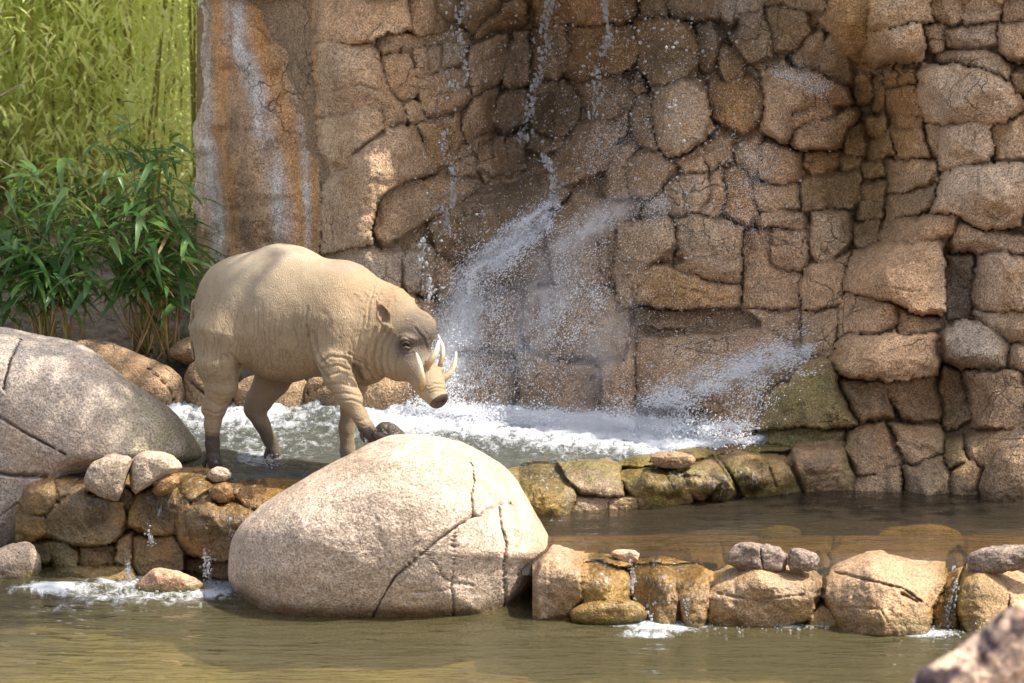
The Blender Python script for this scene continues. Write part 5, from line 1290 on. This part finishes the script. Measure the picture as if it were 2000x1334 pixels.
M_DRY = simple_mat("dry_stalk", (0.30, 0.19, 0.085), 0.8, 0.4, 18)
M_TWIG = simple_mat("bare_twig", (0.20, 0.16, 0.13), 0.9, 0.3, 30)
def leaf_verts(L, W, droop, n=5, fold=0.25):
    s = np.linspace(0, 1, n); w = W * np.sin(np.clip(s * 0.93 + 0.07, 0, 1) * math.pi) ** 0.8 * (1 - 0.35 * s); w[-1] = 0.0005; w[0] = W * 0.12
    x = L * s * (1 - 0.12 * droop * s); z = -droop * L * s ** 2
    V = np.concatenate([np.stack([x, -w, z + fold * w], 1), np.stack([x, 0 * w, z], 1), np.stack([x, w, z + fold * w], 1)])
    a = np.arange(n)
    f = np.concatenate([np.stack([a[:-1], a[1:], a[1:] + n, a[:-1] + n], 1), np.stack([a[:-1] + n, a[1:] + n, a[1:] + 2 * n, a[:-1] + 2 * n], 1)])
    return V, f
def frame(d, roll=0.0):
    d = np.asarray(d, float); d = d / np.linalg.norm(d); u = np.array([0, 0, 1.0]) - d * d[2]
    if np.linalg.norm(u) < 1e-3: u = np.array([0, 1.0, 0])
    u /= np.linalg.norm(u); s = np.cross(u, d)
    u2 = u * math.cos(roll) + s * math.sin(roll); s2 = np.cross(u2, d)
    return np.stack([d, s2, u2], 1)
def quad_bez(a, b, c, t): t = np.asarray(t)[:, None]; return (1 - t) ** 2 * a + 2 * t * (1 - t) * b + t * t * c
rngp = np.random.RandomState(12)
LEAF_ME = []
for L, W, dr in ((0.16, 0.016, 0.35), (0.14, 0.018, 0.6), (0.18, 0.017, 0.8), (0.12, 0.0145, 0.25)):
    V, f = leaf_verts(L, W, dr, 7)
    for tn in (0.05, 0.5, 1.0):
        me = mesh_data("leaf", V, f, {"tone": np.full(len(V), tn)}); me.materials.append(M_BROAD); LEAF_ME.append(me)
V, f = leaf_verts(0.13, 0.009, 0.9, 7)
me = mesh_data("leaf", V, f, {"tone": np.zeros(len(V))}); me.materials.append(M_DRY); LEAF_ME.append(me)
def broad_clump(label, bpx, bpy_, Y, tips, n_leaf, dead, grp=None):
    base = P(bpx, bpy_, Y); base[2] -= 0.03
    root = empty("broad_leaf_bamboo", base, label, "bamboo", grp)
    spots = []
    for tx, ty, dY in tips:
        a = base + np.array([rngp.uniform(-.07, .07), rngp.uniform(-.07, .07), 0]); c = P(tx, ty, Y + dY)
        b = a * 0.45 + c * 0.55 + np.array([-(c - a)[0] * 0.35, 0, 0.12 + 0.1 * rngp.rand()])
        t = np.linspace(0, 1, 9); q = quad_bez(a, b, c, t)
        V, fs, _ = tube(q, np.linspace(0.0055, 0.002, 9), 14, 6); obj("culm", V, fs, M_CULM, root)
        for tt in np.linspace(0.30, 1.0, 9):
            p = quad_bez(a, b, c, [tt])[0]; d = quad_bez(a, b, c, [min(tt + .05, 1.05)])[0] - p
            if rngp.rand() < 0.55 and tt < 0.95:
                o = p + np.array([rngp.uniform(-.14, .14), rngp.uniform(-.14, .10), rngp.uniform(-.02, .08)])
                V, fs, _ = tube([p, (p + o) / 2 + [0, 0, .015], o], [0.002, 0.0016, 0.0012], 6, 5); obj("twig", V, fs, M_CULM, root)
                spots.append((o, (o - p)))
            spots.append((p, d))
    rngp.shuffle(spots)
    i = 0
    while i < n_leaf:
        p, d = spots[(i // 4) % len(spots)]
        p = np.array(p); p = p + rngp.uniform(-.03, .03, 3)
        th = rngp.uniform(0, 2 * math.pi); out = np.array([math.cos(th), math.sin(th) - 0.15, rngp.uniform(-0.45, 0.35)]) + 0.5 * np.asarray(d) / (np.linalg.norm(d) + 1e-6)
        R = frame(out, rngp.uniform(-0.5, 0.5)); s = rngp.uniform(0.55, 1.35)
        o = bpy.data.objects.new("leaf", LEAF_ME[rngp.randint(len(LEAF_ME))]); COL.objects.link(o); o.parent = root
        Mx = Matrix.Identity(4)
        for a in range(3):
            for b in range(3): Mx[a][b] = float(R[a, b] * s)
            Mx[a][3] = float(p[a] - base[a])
        o.matrix_local = Mx
        i += 1
    LV_, LF_, TN = [], [], []; nv = 0                          # the small inner leaves
    for k in range(n_leaf):
        p, d = spots[rngp.randint(len(spots))]; V, f = leaf_verts(rngp.uniform(.08, .15), rngp.uniform(.008, .014), rngp.uniform(.2, .8), 5)
        th = rngp.uniform(0, 6.283); R = frame((math.cos(th), math.sin(th), rngp.uniform(-.6, .3)), rngp.uniform(-.6, .6))
        LV_.append(V @ R.T + p + rngp.uniform(-.06, .06, 3)); LF_.append(f + nv); TN.append(np.full(len(V), rngp.rand())); nv += len(V)
    fo = obj("foliage", np.concatenate(LV_), np.concatenate(LF_), M_BROAD, root, {"tone": np.concatenate(TN)}); fo["kind"] = "stuff"
    for k in range(dead):
        a = base + np.array([rngp.uniform(-.10, .10), rngp.uniform(-.08, .08), 0]); h = rngp.uniform(0.15, 0.55)
        c = a + np.array([rngp.uniform(-.16, .12), rngp.uniform(-.1, .1), h])
        V, fs, _ = tube([a, (a + c) / 2 + rngp.uniform(-.02, .02, 3), c], [0.0045, 0.004, 0.0015], 7, 5); obj("dry_stalk", V, fs, M_DRY, root)
    return root
broad_clump("dark green broad-leaved bamboo clump rooted beside the small tan rock", 300, 682, 1.55,
    [(250,215,0),(205,255,.1),(285,235,.15),(170,300,.05),(330,290,-.05),(310,330,-.15),(120,320,.1),(370,420,-.1),(240,330,-.25),(160,400,-.2),(345,470,-.2),(210,460,-.3),(270,420,-.3),(90,380,.0),(360,560,-.1)], 300, 34)
broad_clump("leafy low bamboo clump with drooping leaves behind the lichen boulder", 115, 655, 1.5,
    [(60,330,.2),(20,370,.1),(-40,400,.1),(100,430,-.1),(150,470,-.15),(40,480,-.1),(-20,520,0),(180,540,-.2),(100,540,-.2),(20,440,.1)], 270, 14)
broad_clump("bamboo clump at the far side of the lichen boulder, partly out of view", -70, 640, 1.7, [(-90,350,0),(-30,420,-.1),(-10,470,0),(-120,460,0),(-20,560,-.1)], 110, 6)

# tall yellow-green bamboo in the background
def bamboo_proto(seed):
    r = np.random.RandomState(seed); parts = []; LV_, LF_, TN = [], [], []; nv = 0
    for k in range(6):
        a = np.array([r.uniform(-.25, .25), r.uniform(-.25, .25), 0]); H = r.uniform(1.9, 3.0)
        c = a + np.array([r.uniform(-.6, .6), r.uniform(-.5, .4), H]); b = a * .5 + c * .5 + np.array([(a - c)[0] * .3, 0, .35])
        q = quad_bez(a, b, c, np.linspace(0, 1, 9)); V, fs, _ = tube(q, np.linspace(0.009, 0.0025, 9), 14, 6)
        me = mesh_data("culm", V, fs); me.materials.append(M_CULM); parts.append(me)
        for j in range(600):
            tt = r.uniform(0.02, 1.0); p = quad_bez(a, b, c, [tt])[0] + r.normal(0, 1, 3) * np.array([.30, .30, .14])
            V, f = leaf_verts(r.uniform(.05, .11), r.uniform(.006, .011), r.uniform(.2, .8), 4)
            th = r.uniform(0, 6.283); R = frame((math.cos(th), math.sin(th), r.uniform(-.7, .2)), r.uniform(-.6, .6))
            LV_.append(V @ R.T + p); LF_.append(f + nv); TN.append(np.full(len(V), r.rand())); nv += len(V)
    me = mesh_data("leaves", np.concatenate(LV_), np.concatenate(LF_), {"tone": np.concatenate(TN)}); me.materials.append(M_BAMB if seed % 3 else M_BAMB2)
    return parts, me
protos = [bamboo_proto(60 + k) for k in range(4)]
labs = "tall yellow-green bamboo clump in the blurred thicket behind the bank"
k = 0
for row, (Yr, n) in enumerate(((4.1, 8), (4.9, 8), (5.8, 9), (7.2, 9), (9.0, 9))):
    for j in range(n):
        x = -4.0 + 2.8 * (j + rngp.uniform(0.1, 0.9)) / n - 0.12 * (Yr - 4.1)
        y = Yr + rngp.uniform(-.3, .3)
        loc = (x, y, float(ground_z(np.array(x), np.array(y))) - 0.02)
        cm, lm = protos[k % 4]; labs = ("greener bamboo clump among the yellow ones in the blurred thicket" if k % 4 in (0, 3) else "yellow-green bamboo clump in the blurred thicket behind the bank"); k += 1
        root = empty("bamboo_clump", loc, labs, "bamboo", ("greener bamboo in the thicket" if k % 4 in (1, 0) else "yellow bamboo in the thicket")); root.rotation_euler.z = rngp.uniform(0, 6.28); s = rngp.uniform(.9, 1.25); root.scale = (s, s, s)
        for me in cm:
            o = bpy.data.objects.new("culm", me); COL.objects.link(o); o.parent = root
        o = bpy.data.objects.new("foliage", lm); COL.objects.link(o); o.parent = root; o["kind"] = "stuff"
# grass and small weeds on the bank
GV, GF, GT = [], [], []; nv = 0
for k in range(3600):
    x = rngp.uniform(-2.9, -1.0); y = rngp.uniform(1.45, 4.5)
    if fbm(np.array([[x * 2.2, y * 2.2, 0]]), 2, 800)[0] < (-0.05 if y < 2.4 else -0.2): continue
    z = float(ground_z(np.array(x), np.array(y)))
    V, f = leaf_verts(rngp.uniform(.06, .2), rngp.uniform(.0025, .005), rngp.uniform(.1, .7), 4)
    th = rngp.uniform(0, 6.283); R = frame((math.cos(th) * .6, math.sin(th) * .6, rngp.uniform(.5, 1.3)), rngp.uniform(-1, 1))
    GV.append(V @ R.T + [x, y, z]); GF.append(f + nv); GT.append(np.full(len(V), rngp.rand())); nv += len(V)
tag(obj("grass", np.concatenate(GV), np.concatenate(GF), M_GRASS, None, {"tone": np.concatenate(GT)}, origin=(-2, 2, .5)), "short green grass and weeds growing on the shaded bank", "grass", None, "stuff")
# fallen straw
GV, GF, GT = [], [], []; nv = 0
for k in range(420):
    x = rngp.uniform(-2.6, -1.2); y = rngp.uniform(1.45, 3.0); z = float(ground_z(np.array(x), np.array(y))) + .008
    V, f = leaf_verts(rngp.uniform(.06, .16), rngp.uniform(.003, .008), rngp.uniform(-.1, .2), 4)
    th = rngp.uniform(0, 6.283); R = frame((math.cos(th), math.sin(th), rngp.uniform(-.02, .2)), rngp.uniform(-.4, .4)); GV.append(V @ R.T + [x, y, z]); GF.append(f + nv); GT.append(np.full(len(V), rngp.rand())); nv += len(V)
tag(obj("leaf_litter", np.concatenate(GV), np.concatenate(GF), M_DRY, None, {"tone": np.concatenate(GT)}, origin=(-2, 2, .5)), "dry straw-coloured bamboo leaves fallen on the bank", "leaf litter", None, "stuff")
# small green weed by the buttress
wb = P(392, 556, 2.25); wb[2] = float(ground_z(np.array(wb[0]), np.array(wb[1]))) - .01
weed = empty("weed", wb, "low bright green weed growing at the foot of the streaked buttress", "plant")
for k in range(60):
    p = wb + np.array([rngp.uniform(-.16, .10), rngp.uniform(-.12, .1), rngp.uniform(.02, .2)])
    o = bpy.data.objects.new("leaf", LEAF_ME[10]); COL.objects.link(o); o.parent = weed
    th = rngp.uniform(0, 6.283); R = frame((math.cos(th), math.sin(th), rngp.uniform(-.1, .8)), rngp.uniform(-.5, .5)) * rngp.uniform(.5, .9)
    o.matrix_local = Matrix([[*map(float, R[a]), float(p[a] - wb[a])] for a in range(3)] + [[0, 0, 0, 1]])
for k in range(8):
    c = wb + np.array([rngp.uniform(-.14, .1), rngp.uniform(-.1, .1), rngp.uniform(.1, .2)]); V, fs, _ = tube([wb, (wb + c) / 2, c], [.003, .0025, .001], 5, 5); obj("stem", V, fs, M_CULM, weed)
# bare sapling whose twigs reach in from the side
sb = np.array([-2.46, 1.9, 0.5]); sb[2] = float(ground_z(np.array(sb[0]), np.array(sb[1]))) - .02
sap = empty("bare_sapling", sb, "bare grey sapling with thin leafless twigs beside the bamboo", "sapling")
V, fs, _ = tube([sb, sb + [.02, 0, .7], sb + [-.03, .03, 1.5], sb + [0.02, 0, 2.1]], [.012, .010, .008, .004], 20, 7); obj("trunk", V, fs, M_TWIG, sap)
for (x0, y0, x1, y1) in ((-40, 130, 22, 95), (-60, 215, 52, 158), (-60, 270, 30, 330), (-50, 60, 8, 20)):
    st = sb + np.array([0.0, 0.0, P(x0, y0, 1.9)[2] - sb[2] - 0.05])
    V, fs, _ = tube([st, P(x0, y0, 1.9), P((x0 + x1) / 2, (y0 + y1) / 2 + 3, 1.88), P(x1, y1, 1.86)], [.006, .005, .0035, .0012], 14, 6); obj("branch", V, fs, M_TWIG, sap)

# unseen tree, added only to shade the left bank and the right cliff
M_TREEL = leaf_material("tree_leaf", (0.04, 0.08, 0.02), (0.08, 0.13, 0.03), (0.12, 0.2, 0.03), 0.5, 0.3)
tb = np.array([1.9, 3.0, 0.6])
tree = empty("unseen_shade_tree", tb, "unseen leafy tree behind the cliff, added to shade the left bank and right cliff", "tree")
sd = np.array(SUN_DIR)
tips = [np.array([-1.75, 0.1, 0.6]) + sd * 5.2, np.array([-2.35, 0.5, 0.6]) + sd * 5.2, np.array([-2.0, -0.7, 0.0]) + sd * 5.6, np.array([-2.7, -0.3, 0.3]) + sd * 5.4, np.array([-1.75, 0.75, 0.6]) + sd * 5.2, np.array([-2.3, 1.3, 0.8]) + sd * 5.2,
        np.array([1.35, 0.45, 0.5]) + sd * 4.6, np.array([1.75, 0.35, 0.9]) + sd * 4.4, np.array([1.55, 0.2, 0.3]) + sd * 4.8, np.array([2.0, 0.4, 1.5]) + sd * 4.0, np.array([1.2, 0.6, 1.0]) + sd * 4.3]  # limb ends set sunward so the added leaves shade bank and cliff
fork = np.array([1.75, 2.2, 4.6])
V, fs, _ = tube([tb, tb + [.05, -.1, 1.8], fork + [0.05, 0.2, -.6], fork, fork + [.1, .3, 1.0]], [.16, .14, .12, .10, .05], 26, 10); obj("trunk", V, fs, M_TWIG, tree)
LV_, LF_, TN = [], [], []; nv = 0
for tp in tips:
    V, fs, _ = tube([fork, fork * .6 + tp * .4 + [0, 0, .3], tp], [.05, .035, .008], 16, 7); obj("limb", V, fs, M_TWIG, tree)
    for k in range(430):
        u = rngp.normal(0, 1, 3); u = u / np.linalg.norm(u) * rngp.rand() ** .5 * np.array([.46, .46, .32]) + tp
        V, f = leaf_verts(rngp.uniform(.06, .11), rngp.uniform(.018, .03), .3, 4); th = rngp.uniform(0, 6.283); R = frame((math.cos(th), math.sin(th), rngp.uniform(-.6, .4)), rngp.uniform(-.6, .6))
        LV_.append(V @ R.T + u); LF_.append(f + nv); TN.append(np.full(len(V), rngp.rand())); nv += len(V)
o = obj("crown", np.concatenate(LV_), np.concatenate(LF_), M_TREEL, tree, {"tone": np.concatenate(TN)}); o["kind"] = "stuff"
# ------------------------------------------------------------------ falling water, drops and spray
rw = np.random.RandomState(77)
OCT_V = np.array([[1,0,0],[-1,0,0],[0,1,0],[0,-1,0],[0,0,1],[0,0,-1]], float)
OCT_F = np.array([[0,2,4],[2,1,4],[1,3,4],[3,0,4],[2,0,5],[1,2,5],[3,1,5],[0,3,5]])
import bmesh
def ico(sub):
    bm = bmesh.new(); bmesh.ops.create_icosphere(bm, subdivisions=sub, radius=1.0)
    V = np.array([v.co[:] for v in bm.verts]); Fc = np.array([[v.index for v in f.verts] for f in bm.faces]); bm.free(); return V, Fc
ICO_V, ICO_F = ico(2)
def scatter(name, C, R, V0, F0, mat, label, stretch=None, axis=None, cat="water"):
    n = len(C); V = np.repeat(V0[None], n, 0) * R[:, None, None]
    V = V * rw.uniform(0.75, 1.3, (n, 1, 3))
    if stretch is not None:
        V = V + ((V * axis[:, None]).sum(-1) * (stretch - 1)[:, None])[..., None] * axis[:, None]
    V = V + C[:, None]
    Fa = (F0[None] + (np.arange(n) * len(V0))[:, None, None]).reshape(-1, F0.shape[1])
    return tag(obj(name, V.reshape(-1, 3), Fa, mat, None, None, True, origin=C.mean(0)), label, cat, None, "stuff")
def in_front(px, py, lo, hi):
    d = cliff_depth(px, py); return P(px, py, d - 0.07 - rw.uniform(lo, hi, len(px)))
C_, R_, S_, A_ = [], [], [], []
def jet(x0, y0, x1, y1, w0, w1, n, r0, r1, st=1.6, lo=0.0, hi=0.16, p=1.0, clump=0.0):
    t = rw.rand(n) ** p; w = w0 + (w1 - w0) * t
    g = rw.normal(0, 1, (n, 2)) * 0.55
    if clump > 0:
        q = np.stack([t * 14, g[:, 0] * 2.5, t * 0 + x0], 1); keep = vnoise(q, 901) + rw.uniform(-.4, .4, n) > clump - 0.5
        t, w, g = t[keep], w[keep], g[keep]
    dx, dy = x1 - x0, y1 - y0; L = math.hypot(dx, dy); ux, uy = dx / L, dy / L
    px = x0 + dx * t - uy * w * g[:, 0] + ux * w * 0.5 * g[:, 1]; py = y0 + dy * t + ux * w * g[:, 0] + uy * w * 0.5 * g[:, 1]
    ok = (px > 560) & (px < 1640); px, py = px[ok], py[ok]
    c = in_front(px, py, lo, hi); ok = c[:, 2] > UPZ - 0.01; c = c[ok]; m = len(c)
    C_.append(c); R_.append(1.0 * (r0 + (r1 - r0) * rw.rand(m) ** 2.2)); S_.append(np.full(m, st)); A_.append(np.tile(np.array([[ux, 0, -uy]]), (m, 1)))
jet(1088, 392, 895, 552, 14, 46, 5200, .0010, .0028, 2.6, 0, .12, 1.0, 0.35)
jet(1075, 430, 960, 520, 16, 30, 2200, .0012, .0026, 2.4, 0, .10)
jet(1255, 378, 1060, 500, 20, 50, 2100, .0009, .0022, 2.2, 0, .12, 1.0, 0.45)
jet(930, 520, 845, 770, 34, 60, 5200, .0010, .0028, 2.0, 0, .14, 0.8, 0.4)
jet(985, 545, 930, 790, 50, 70, 3600, .0010, .0026, 1.8, 0, .14, 0.8, 0.5)
jet(1160, 470, 1040, 640, 50, 60, 1900, .0009, .0024, 2.0, 0, .14, 1.0, 0.5)
jet(1170, 560, 1090, 660, 45, 60, 2000, .0010, .0030, 1.8, 0, .16, 1.0, 0.4)
jet(1060, 640, 960, 800, 90, 110, 3600, .0009, .0026, 1.6, 0, .16, 0.8, 0.5)
jet(1215, 812, 1590, 675, 26, 40, 8200, .0010, .0026, 2.8, 0, .14, 0.75, 0.35)
jet(1180, 790, 1440, 700, 40, 80, 3200, .0008, .0022, 2.0, 0, .16, 1.0, 0.4)
jet(1430, 845, 1500, 730, 24, 46, 1500, .0010, .0030, 2.0, 0, .16, 1.0, 0.4)
jet(1320, 845, 1345, 770, 26, 50, 1300, .0010, .0032, 2.0, 0, .18, 1.0, 0.3)
jet(860, 800, 1475, 845, 16, 20, 9500, .0012, .0040, 1.3, 0, .12, 1.0, 0.35)
jet(870, 805, 1470, 850, 22, 26, 7000, .0015, .0048, 1.2, 0.05, .25, 1.0, 0.45)
jet(740, 795, 960, 805, 16, 22, 3600, .0012, .0036, 1.3, 0, .14, 1.0, 0.4)
jet(840, 720, 870, 800, 40, 60, 2200, .0010, .0030, 1.5, 0, .14)
jet(1510, 140, 1620, 175, 14, 22, 1100, .0008, .0022, 1.4, 0, .06)
jet(1480, 290, 1445, 450, 36, 60, 1700, .0008, .0020, 1.6, 0, .10)
jet(1230, 250, 1130, 330, 40, 60, 1400, .0008, .0020, 1.5, 0, .12)
jet(1300, 390, 1260, 420, 16, 30, 700, .0008, .0020, 1.6, 0, .06)
jet(900, 50, 880, 700, 90, 110, 2600, .0006, .0018, 1.3, 0, .3); jet(1200, 20, 1250, 760, 230, 260, 9000, .0006, .0019, 1.25, 0, .3)
jet(1450, 100, 1480, 760, 120, 130, 4000, .0006, .0017, 1.2, 0, .25)
jet(1090, 400, 990, 800, 60, 190, 9000, .0007, .0020, 1.8, 0, .16, 0.9, 0.45)
jet(1180, 420, 1130, 790, 90, 140, 6500, .0006, .0018, 1.7, 0, .16, 0.9, 0.5)
jet(1000, 480, 880, 740, 40, 80, 6000, .0007, .0020, 2.2, 0, .14, 0.9, 0.45)
scatter("waterfall_spray", np.concatenate(C_), np.concatenate(R_), OCT_V, OCT_F, M_MIST, "fine white spray drifting in front of the rock cliff", np.concatenate(S_), np.concatenate(A_))
# soft mist hanging round the jets
def mist_material(name, dens):
    m, nt, out = new_mat(name); t = NT(nt); tc = t.n("ShaderNodeTexCoord").outputs["Object"]; pos = t.n("ShaderNodeNewGeometry").outputs["Position"]
    ln = t.n("ShaderNodeVectorMath", operation='LENGTH'); t.l(tc, ln.inputs[0])
    fall = t.ramp(ln.outputs["Value"], 0.15, 1.0, 1, 0)
    nz = t.ramp(t.noise(pos, 16, 3, 0.6, 0.4), 0.36, 0.66)
    d = t.math('MULTIPLY', t.math('MULTIPLY', t.math('MULTIPLY', fall, fall), nz), dens)
    v = t.n("ShaderNodeVolumePrincipled"); v.inputs["Color"].default_value = (0.96, 0.97, 1.0, 1); v.inputs["Anisotropy"].default_value = 0.2; t.l(d, v.inputs["Density"])
    t.l(v.outputs[0], out.inputs["Volume"]); return m
def puff(x0, y0, x1, y1, w, dens, label, depth=0.07):
    mx_, my_ = (x0 + x1) / 2, (y0 + y1) / 2; Yc = float(cliff_depth(np.array([mx_]), np.array([my_]))[0])
    ya = float(cliff_depth(np.array([x0]), np.array([y0]))[0]) - 0.09; yb = float(cliff_depth(np.array([x1]), np.array([y1]))[0]) - 0.09
    a, b = P(x0, y0, ya), P(x1, y1, yb); c = (a + b) / 2; d = (b - a) / 2; L = np.linalg.norm(d); d = d / L
    s = np.cross(d, [0, 1, 0]); s /= np.linalg.norm(s); n_ = np.cross(s, d)
    me = mesh_data("mist", *[np.array(q) for q in ico(3)]); me.materials.append(mist_material("mist", dens))
    o = bpy.data.objects.new("mist", me); COL.objects.link(o)
    w_ = w * PXM; L = L * 1.15
    o.matrix_world = Matrix([[float(d[k] * L), float(s[k] * w_), float(n_[k] * depth), float(c[k])] for k in range(3)] + [[0, 0, 0, 1]])
    tag(o, label, "mist", None, "stuff")
puff(1098, 380, 885, 565, 44, 42, "white mist along the main jet of the waterfall")
puff(1275, 366, 1050, 510, 48, 26, "faint mist along the second jet")
puff(945, 500, 845, 800, 85, 30, "mist column behind the babirusa's head", .11)
puff(1190, 825, 1610, 662, 56, 36, "mist sweeping up over the mossy rock")
puff(830, 800, 1490, 842, 46, 11, "mist low over the foaming pool", .12)
puff(1130, 430, 1000, 800, 130, 15, "thin mist fanning over the middle of the wet cliff face", .10)
puff(1230, 560, 1130, 800, 90, 12, "thin mist drifting before the large lower blocks", .09)
puff(1500, 135, 1640, 180, 34, 9, "puff of spray on the rounded ledge left of the narrow channel", .07)
# clear drops
n = 900
px = np.concatenate([rw.normal(1330, 110, 330), rw.normal(1060, 70, 190), rw.normal(1190, 60, 130), rw.normal(890, 40, 120), rw.uniform(830, 1560, 200)]); py = np.concatenate([rw.uniform(20, 420, 330), rw.uniform(-20, 360, 190), rw.uniform(0, 330, 130), rw.uniform(0, 470, 120), rw.uniform(300, 760, 200)])
px = np.clip(px, 640, 1640); c = in_front(px, py, .03, .35)
scatter("waterfall_drops", c, .0022 + .0048 * rw.rand(len(c)) ** 2, ICO_V, ICO_F, M_DROP, "clear water drops falling in front of the rock cliff")
# broken falling streams: strings of beads and threads
def stream(pts, r, n, name="falling_stream", label=None, off=0.16, jit=3.0, cl=None, Yf=None):
    a = np.array(pairs(list(pts)), float); s = np.concatenate([[0], np.cumsum(np.hypot(*np.diff(a, axis=0).T))]); t = np.linspace(0, s[-1], n)
    x = np.interp(t, s, a[:, 0]) + jit * fbm(np.stack([t / 40, t * 0 + r * 900, t * 0], 1), 3, 910); y = np.interp(t, s, a[:, 1])
    x = np.convolve(np.pad(x, 5, mode='edge'), np.ones(11) / 11, 'valid')
    Yd = cliff_depth(x, y) if Yf is None else np.full(n, Yf)
    Yd = np.full(n, Yd.min()) - off if Yf is None else Yd
    c = P(x, y, Yd); rad = r * np.clip(0.55 + 1.1 * fbm(np.stack([t / 11, t * 0 + 3, t * 0 + r * 500], 1), 3, 912), 0.12, 1.5); rad[0] = rad[-1] = 0.0004
    k = np.sort(rw.randint(0, n, int(n * 4.5))); cl_ = vnoise(np.stack([k / 5.0, k * 0.0, k * 0.0 + r * 1000], 1), 913)
    k = k[cl_ + rw.uniform(-.35, .35, len(k)) > -0.25]; m = len(k)
    cc = c[k] + rw.normal(0, 1, (m, 3)) * np.array([1.5 * r, .02, .008]); rr = r * (0.14 + 0.95 * rw.rand(m) ** 2.4)
    st = rw.uniform(0.9, 2.2, m)
    V = ICO_V[None] * rr[:, None, None] * rw.uniform(.75, 1.25, (m, 1, 3)); V[..., 2] *= st[:, None]; V = V + cc[:, None]
    V = V.reshape(-1, 3); V = V + 0.0016 * fbm(V * 150, 2, 915)[:, None]
    fs = (ICO_F[None] + (np.arange(m) * len(ICO_V))[:, None, None]).reshape(-1, 3)
    o = obj(name, V, fs, M_DROP, None); tag(o, label, "water", None, "stuff")
    m = max(6, n); k = rw.randint(0, n, m); cc = c[k] + rw.normal(0, 1, (m, 3)) * np.array([.030 if Yf is None else .008, .03 if Yf is None else .006, .02])
    Vb = (ICO_V[None] * (.0010 + .0036 * rw.rand(m, 1, 1) ** 2) * rw.uniform(.8, 1.3, (m, 1, 3)) + cc[:, None]).reshape(-1, 3); Fb = (ICO_F[None] + (np.arange(m) * len(ICO_V))[:, None, None]).reshape(-1, 3)
    b = obj("drops", Vb, Fb, M_DROP, o); b["kind"] = "stuff"
stream((908,-30,905,25,895,45,898,70,905,100,907,130,912,150,905,160,885,165,868,162), .0075, 70, label="thin broken stream falling before the block work beside the buttress")
stream((868,262,862,285,872,305,884,330,886,400,874,420,862,432,868,446,890,454), .0060, 60, label="thin water thread bending into a hooked splash above the babirusa")
stream((828,462,818,488,826,512,820,530,838,548,840,590), .0070, 46, label="short twisted stream just above the babirusa's head")
stream((1076,-30,1072,30,1062,60,1066,100,1058,130,1045,160,1034,190,1036,220,1026,255,1018,282), .0085, 80, label="widest broken stream falling through the middle of the cliff recess")
stream((1184,-30,1182,40,1190,72,1178,104,1164,124,1170,152,1165,200,1155,225,1164,258), .0080, 76, label="ragged stream falling between the two orange-stained blocks")
stream((1062,300,1076,330,1082,360,1086,392), .0075, 50, label="short clustered stream feeding the white jet")
stream((845,412,862,404,880,430,872,448), .0045, 30, label="small splash arch beside the hooked water thread")
# trickles over the weirs
for pts, Y, r, lab in (((398,1075,402,1100,400,1122),-0.42,.0045,"small trickle dripping from the overhanging wet weir stone"),((412,1092,406,1112,410,1132),-0.42,.0055,"double trickle falling into the dark gap under the left weir"),
        ((455,1040,460,1070,466,1098,458,1125),-0.42,.0045,"trickle running down beside the cracked boulder's left side"),((290,1040,294,1052,296,1062),-0.36,.0040,"tiny drip between two wet stones of the left weir"),((250,1100,252,1118,254,1128),-0.36,.0050,"trickle meeting the lower pool by the reddish rock"),
        ((1862,1110,1870,1140,1860,1170,1852,1200,1852,1232),-1.02,.0085,"clear chute of water between two sunlit weir stones"),((1235,1105,1236,1130,1234,1160),-1.0,.0050,"thread of water sliding down the golden weir face"),((1340,1170,1345,1200,1350,1216),-1.0,.0060,"short water thread near the weir's white foam")):
    stream(pts, r * 0.5, 40, "water_trickle", lab, 0, 2.5, None, Y)
# splashes: at the golden stone, at the lifted hind foot, on the pools
def splash(name, label, cx, cy, z0, n, sx, up, r0, r1, Yj=0.06):
    c0 = PZ(cx, cy, z0); th = rw.uniform(0, 6.283, n); rad = sx * rw.rand(n) ** .6
    C = np.stack([c0[0] + rad * np.cos(th), c0[1] + rad * np.sin(th) * Yj / .06, c0[2] + up * rw.rand(n) ** 1.8], 1)
    return scatter(name, C, r0 + (r1 - r0) * rw.rand(n) ** 2, ICO_V, ICO_F, M_DROP, label)
splash("splash_drops", "bright drops splashing off the golden oblong stone", 1280, 1212, 0.0, 110, .08, .10, .0018, .0058)
splash("splash_drops", "drops thrown up around the lifted hind hoof", 540, 912, UPZ, 60, .05, .05, .0015, .0045)
splash("splash_drops", "bubbles and drops where the chute meets the lower pool", 1830, 1234, 0.0, 90, .11, .02, .002, .0055)
splash("splash_drops", "bubbles floating along the foot of the left weir", 300, 1150, 0.0, 90, .34, .008, .0025, .006, .02)
splash("splash_drops", "bubbles drifting on the lower pool before the sunlit weir", 1420, 1228, 0.0, 70, .4, .006, .0022, .0055, .01)
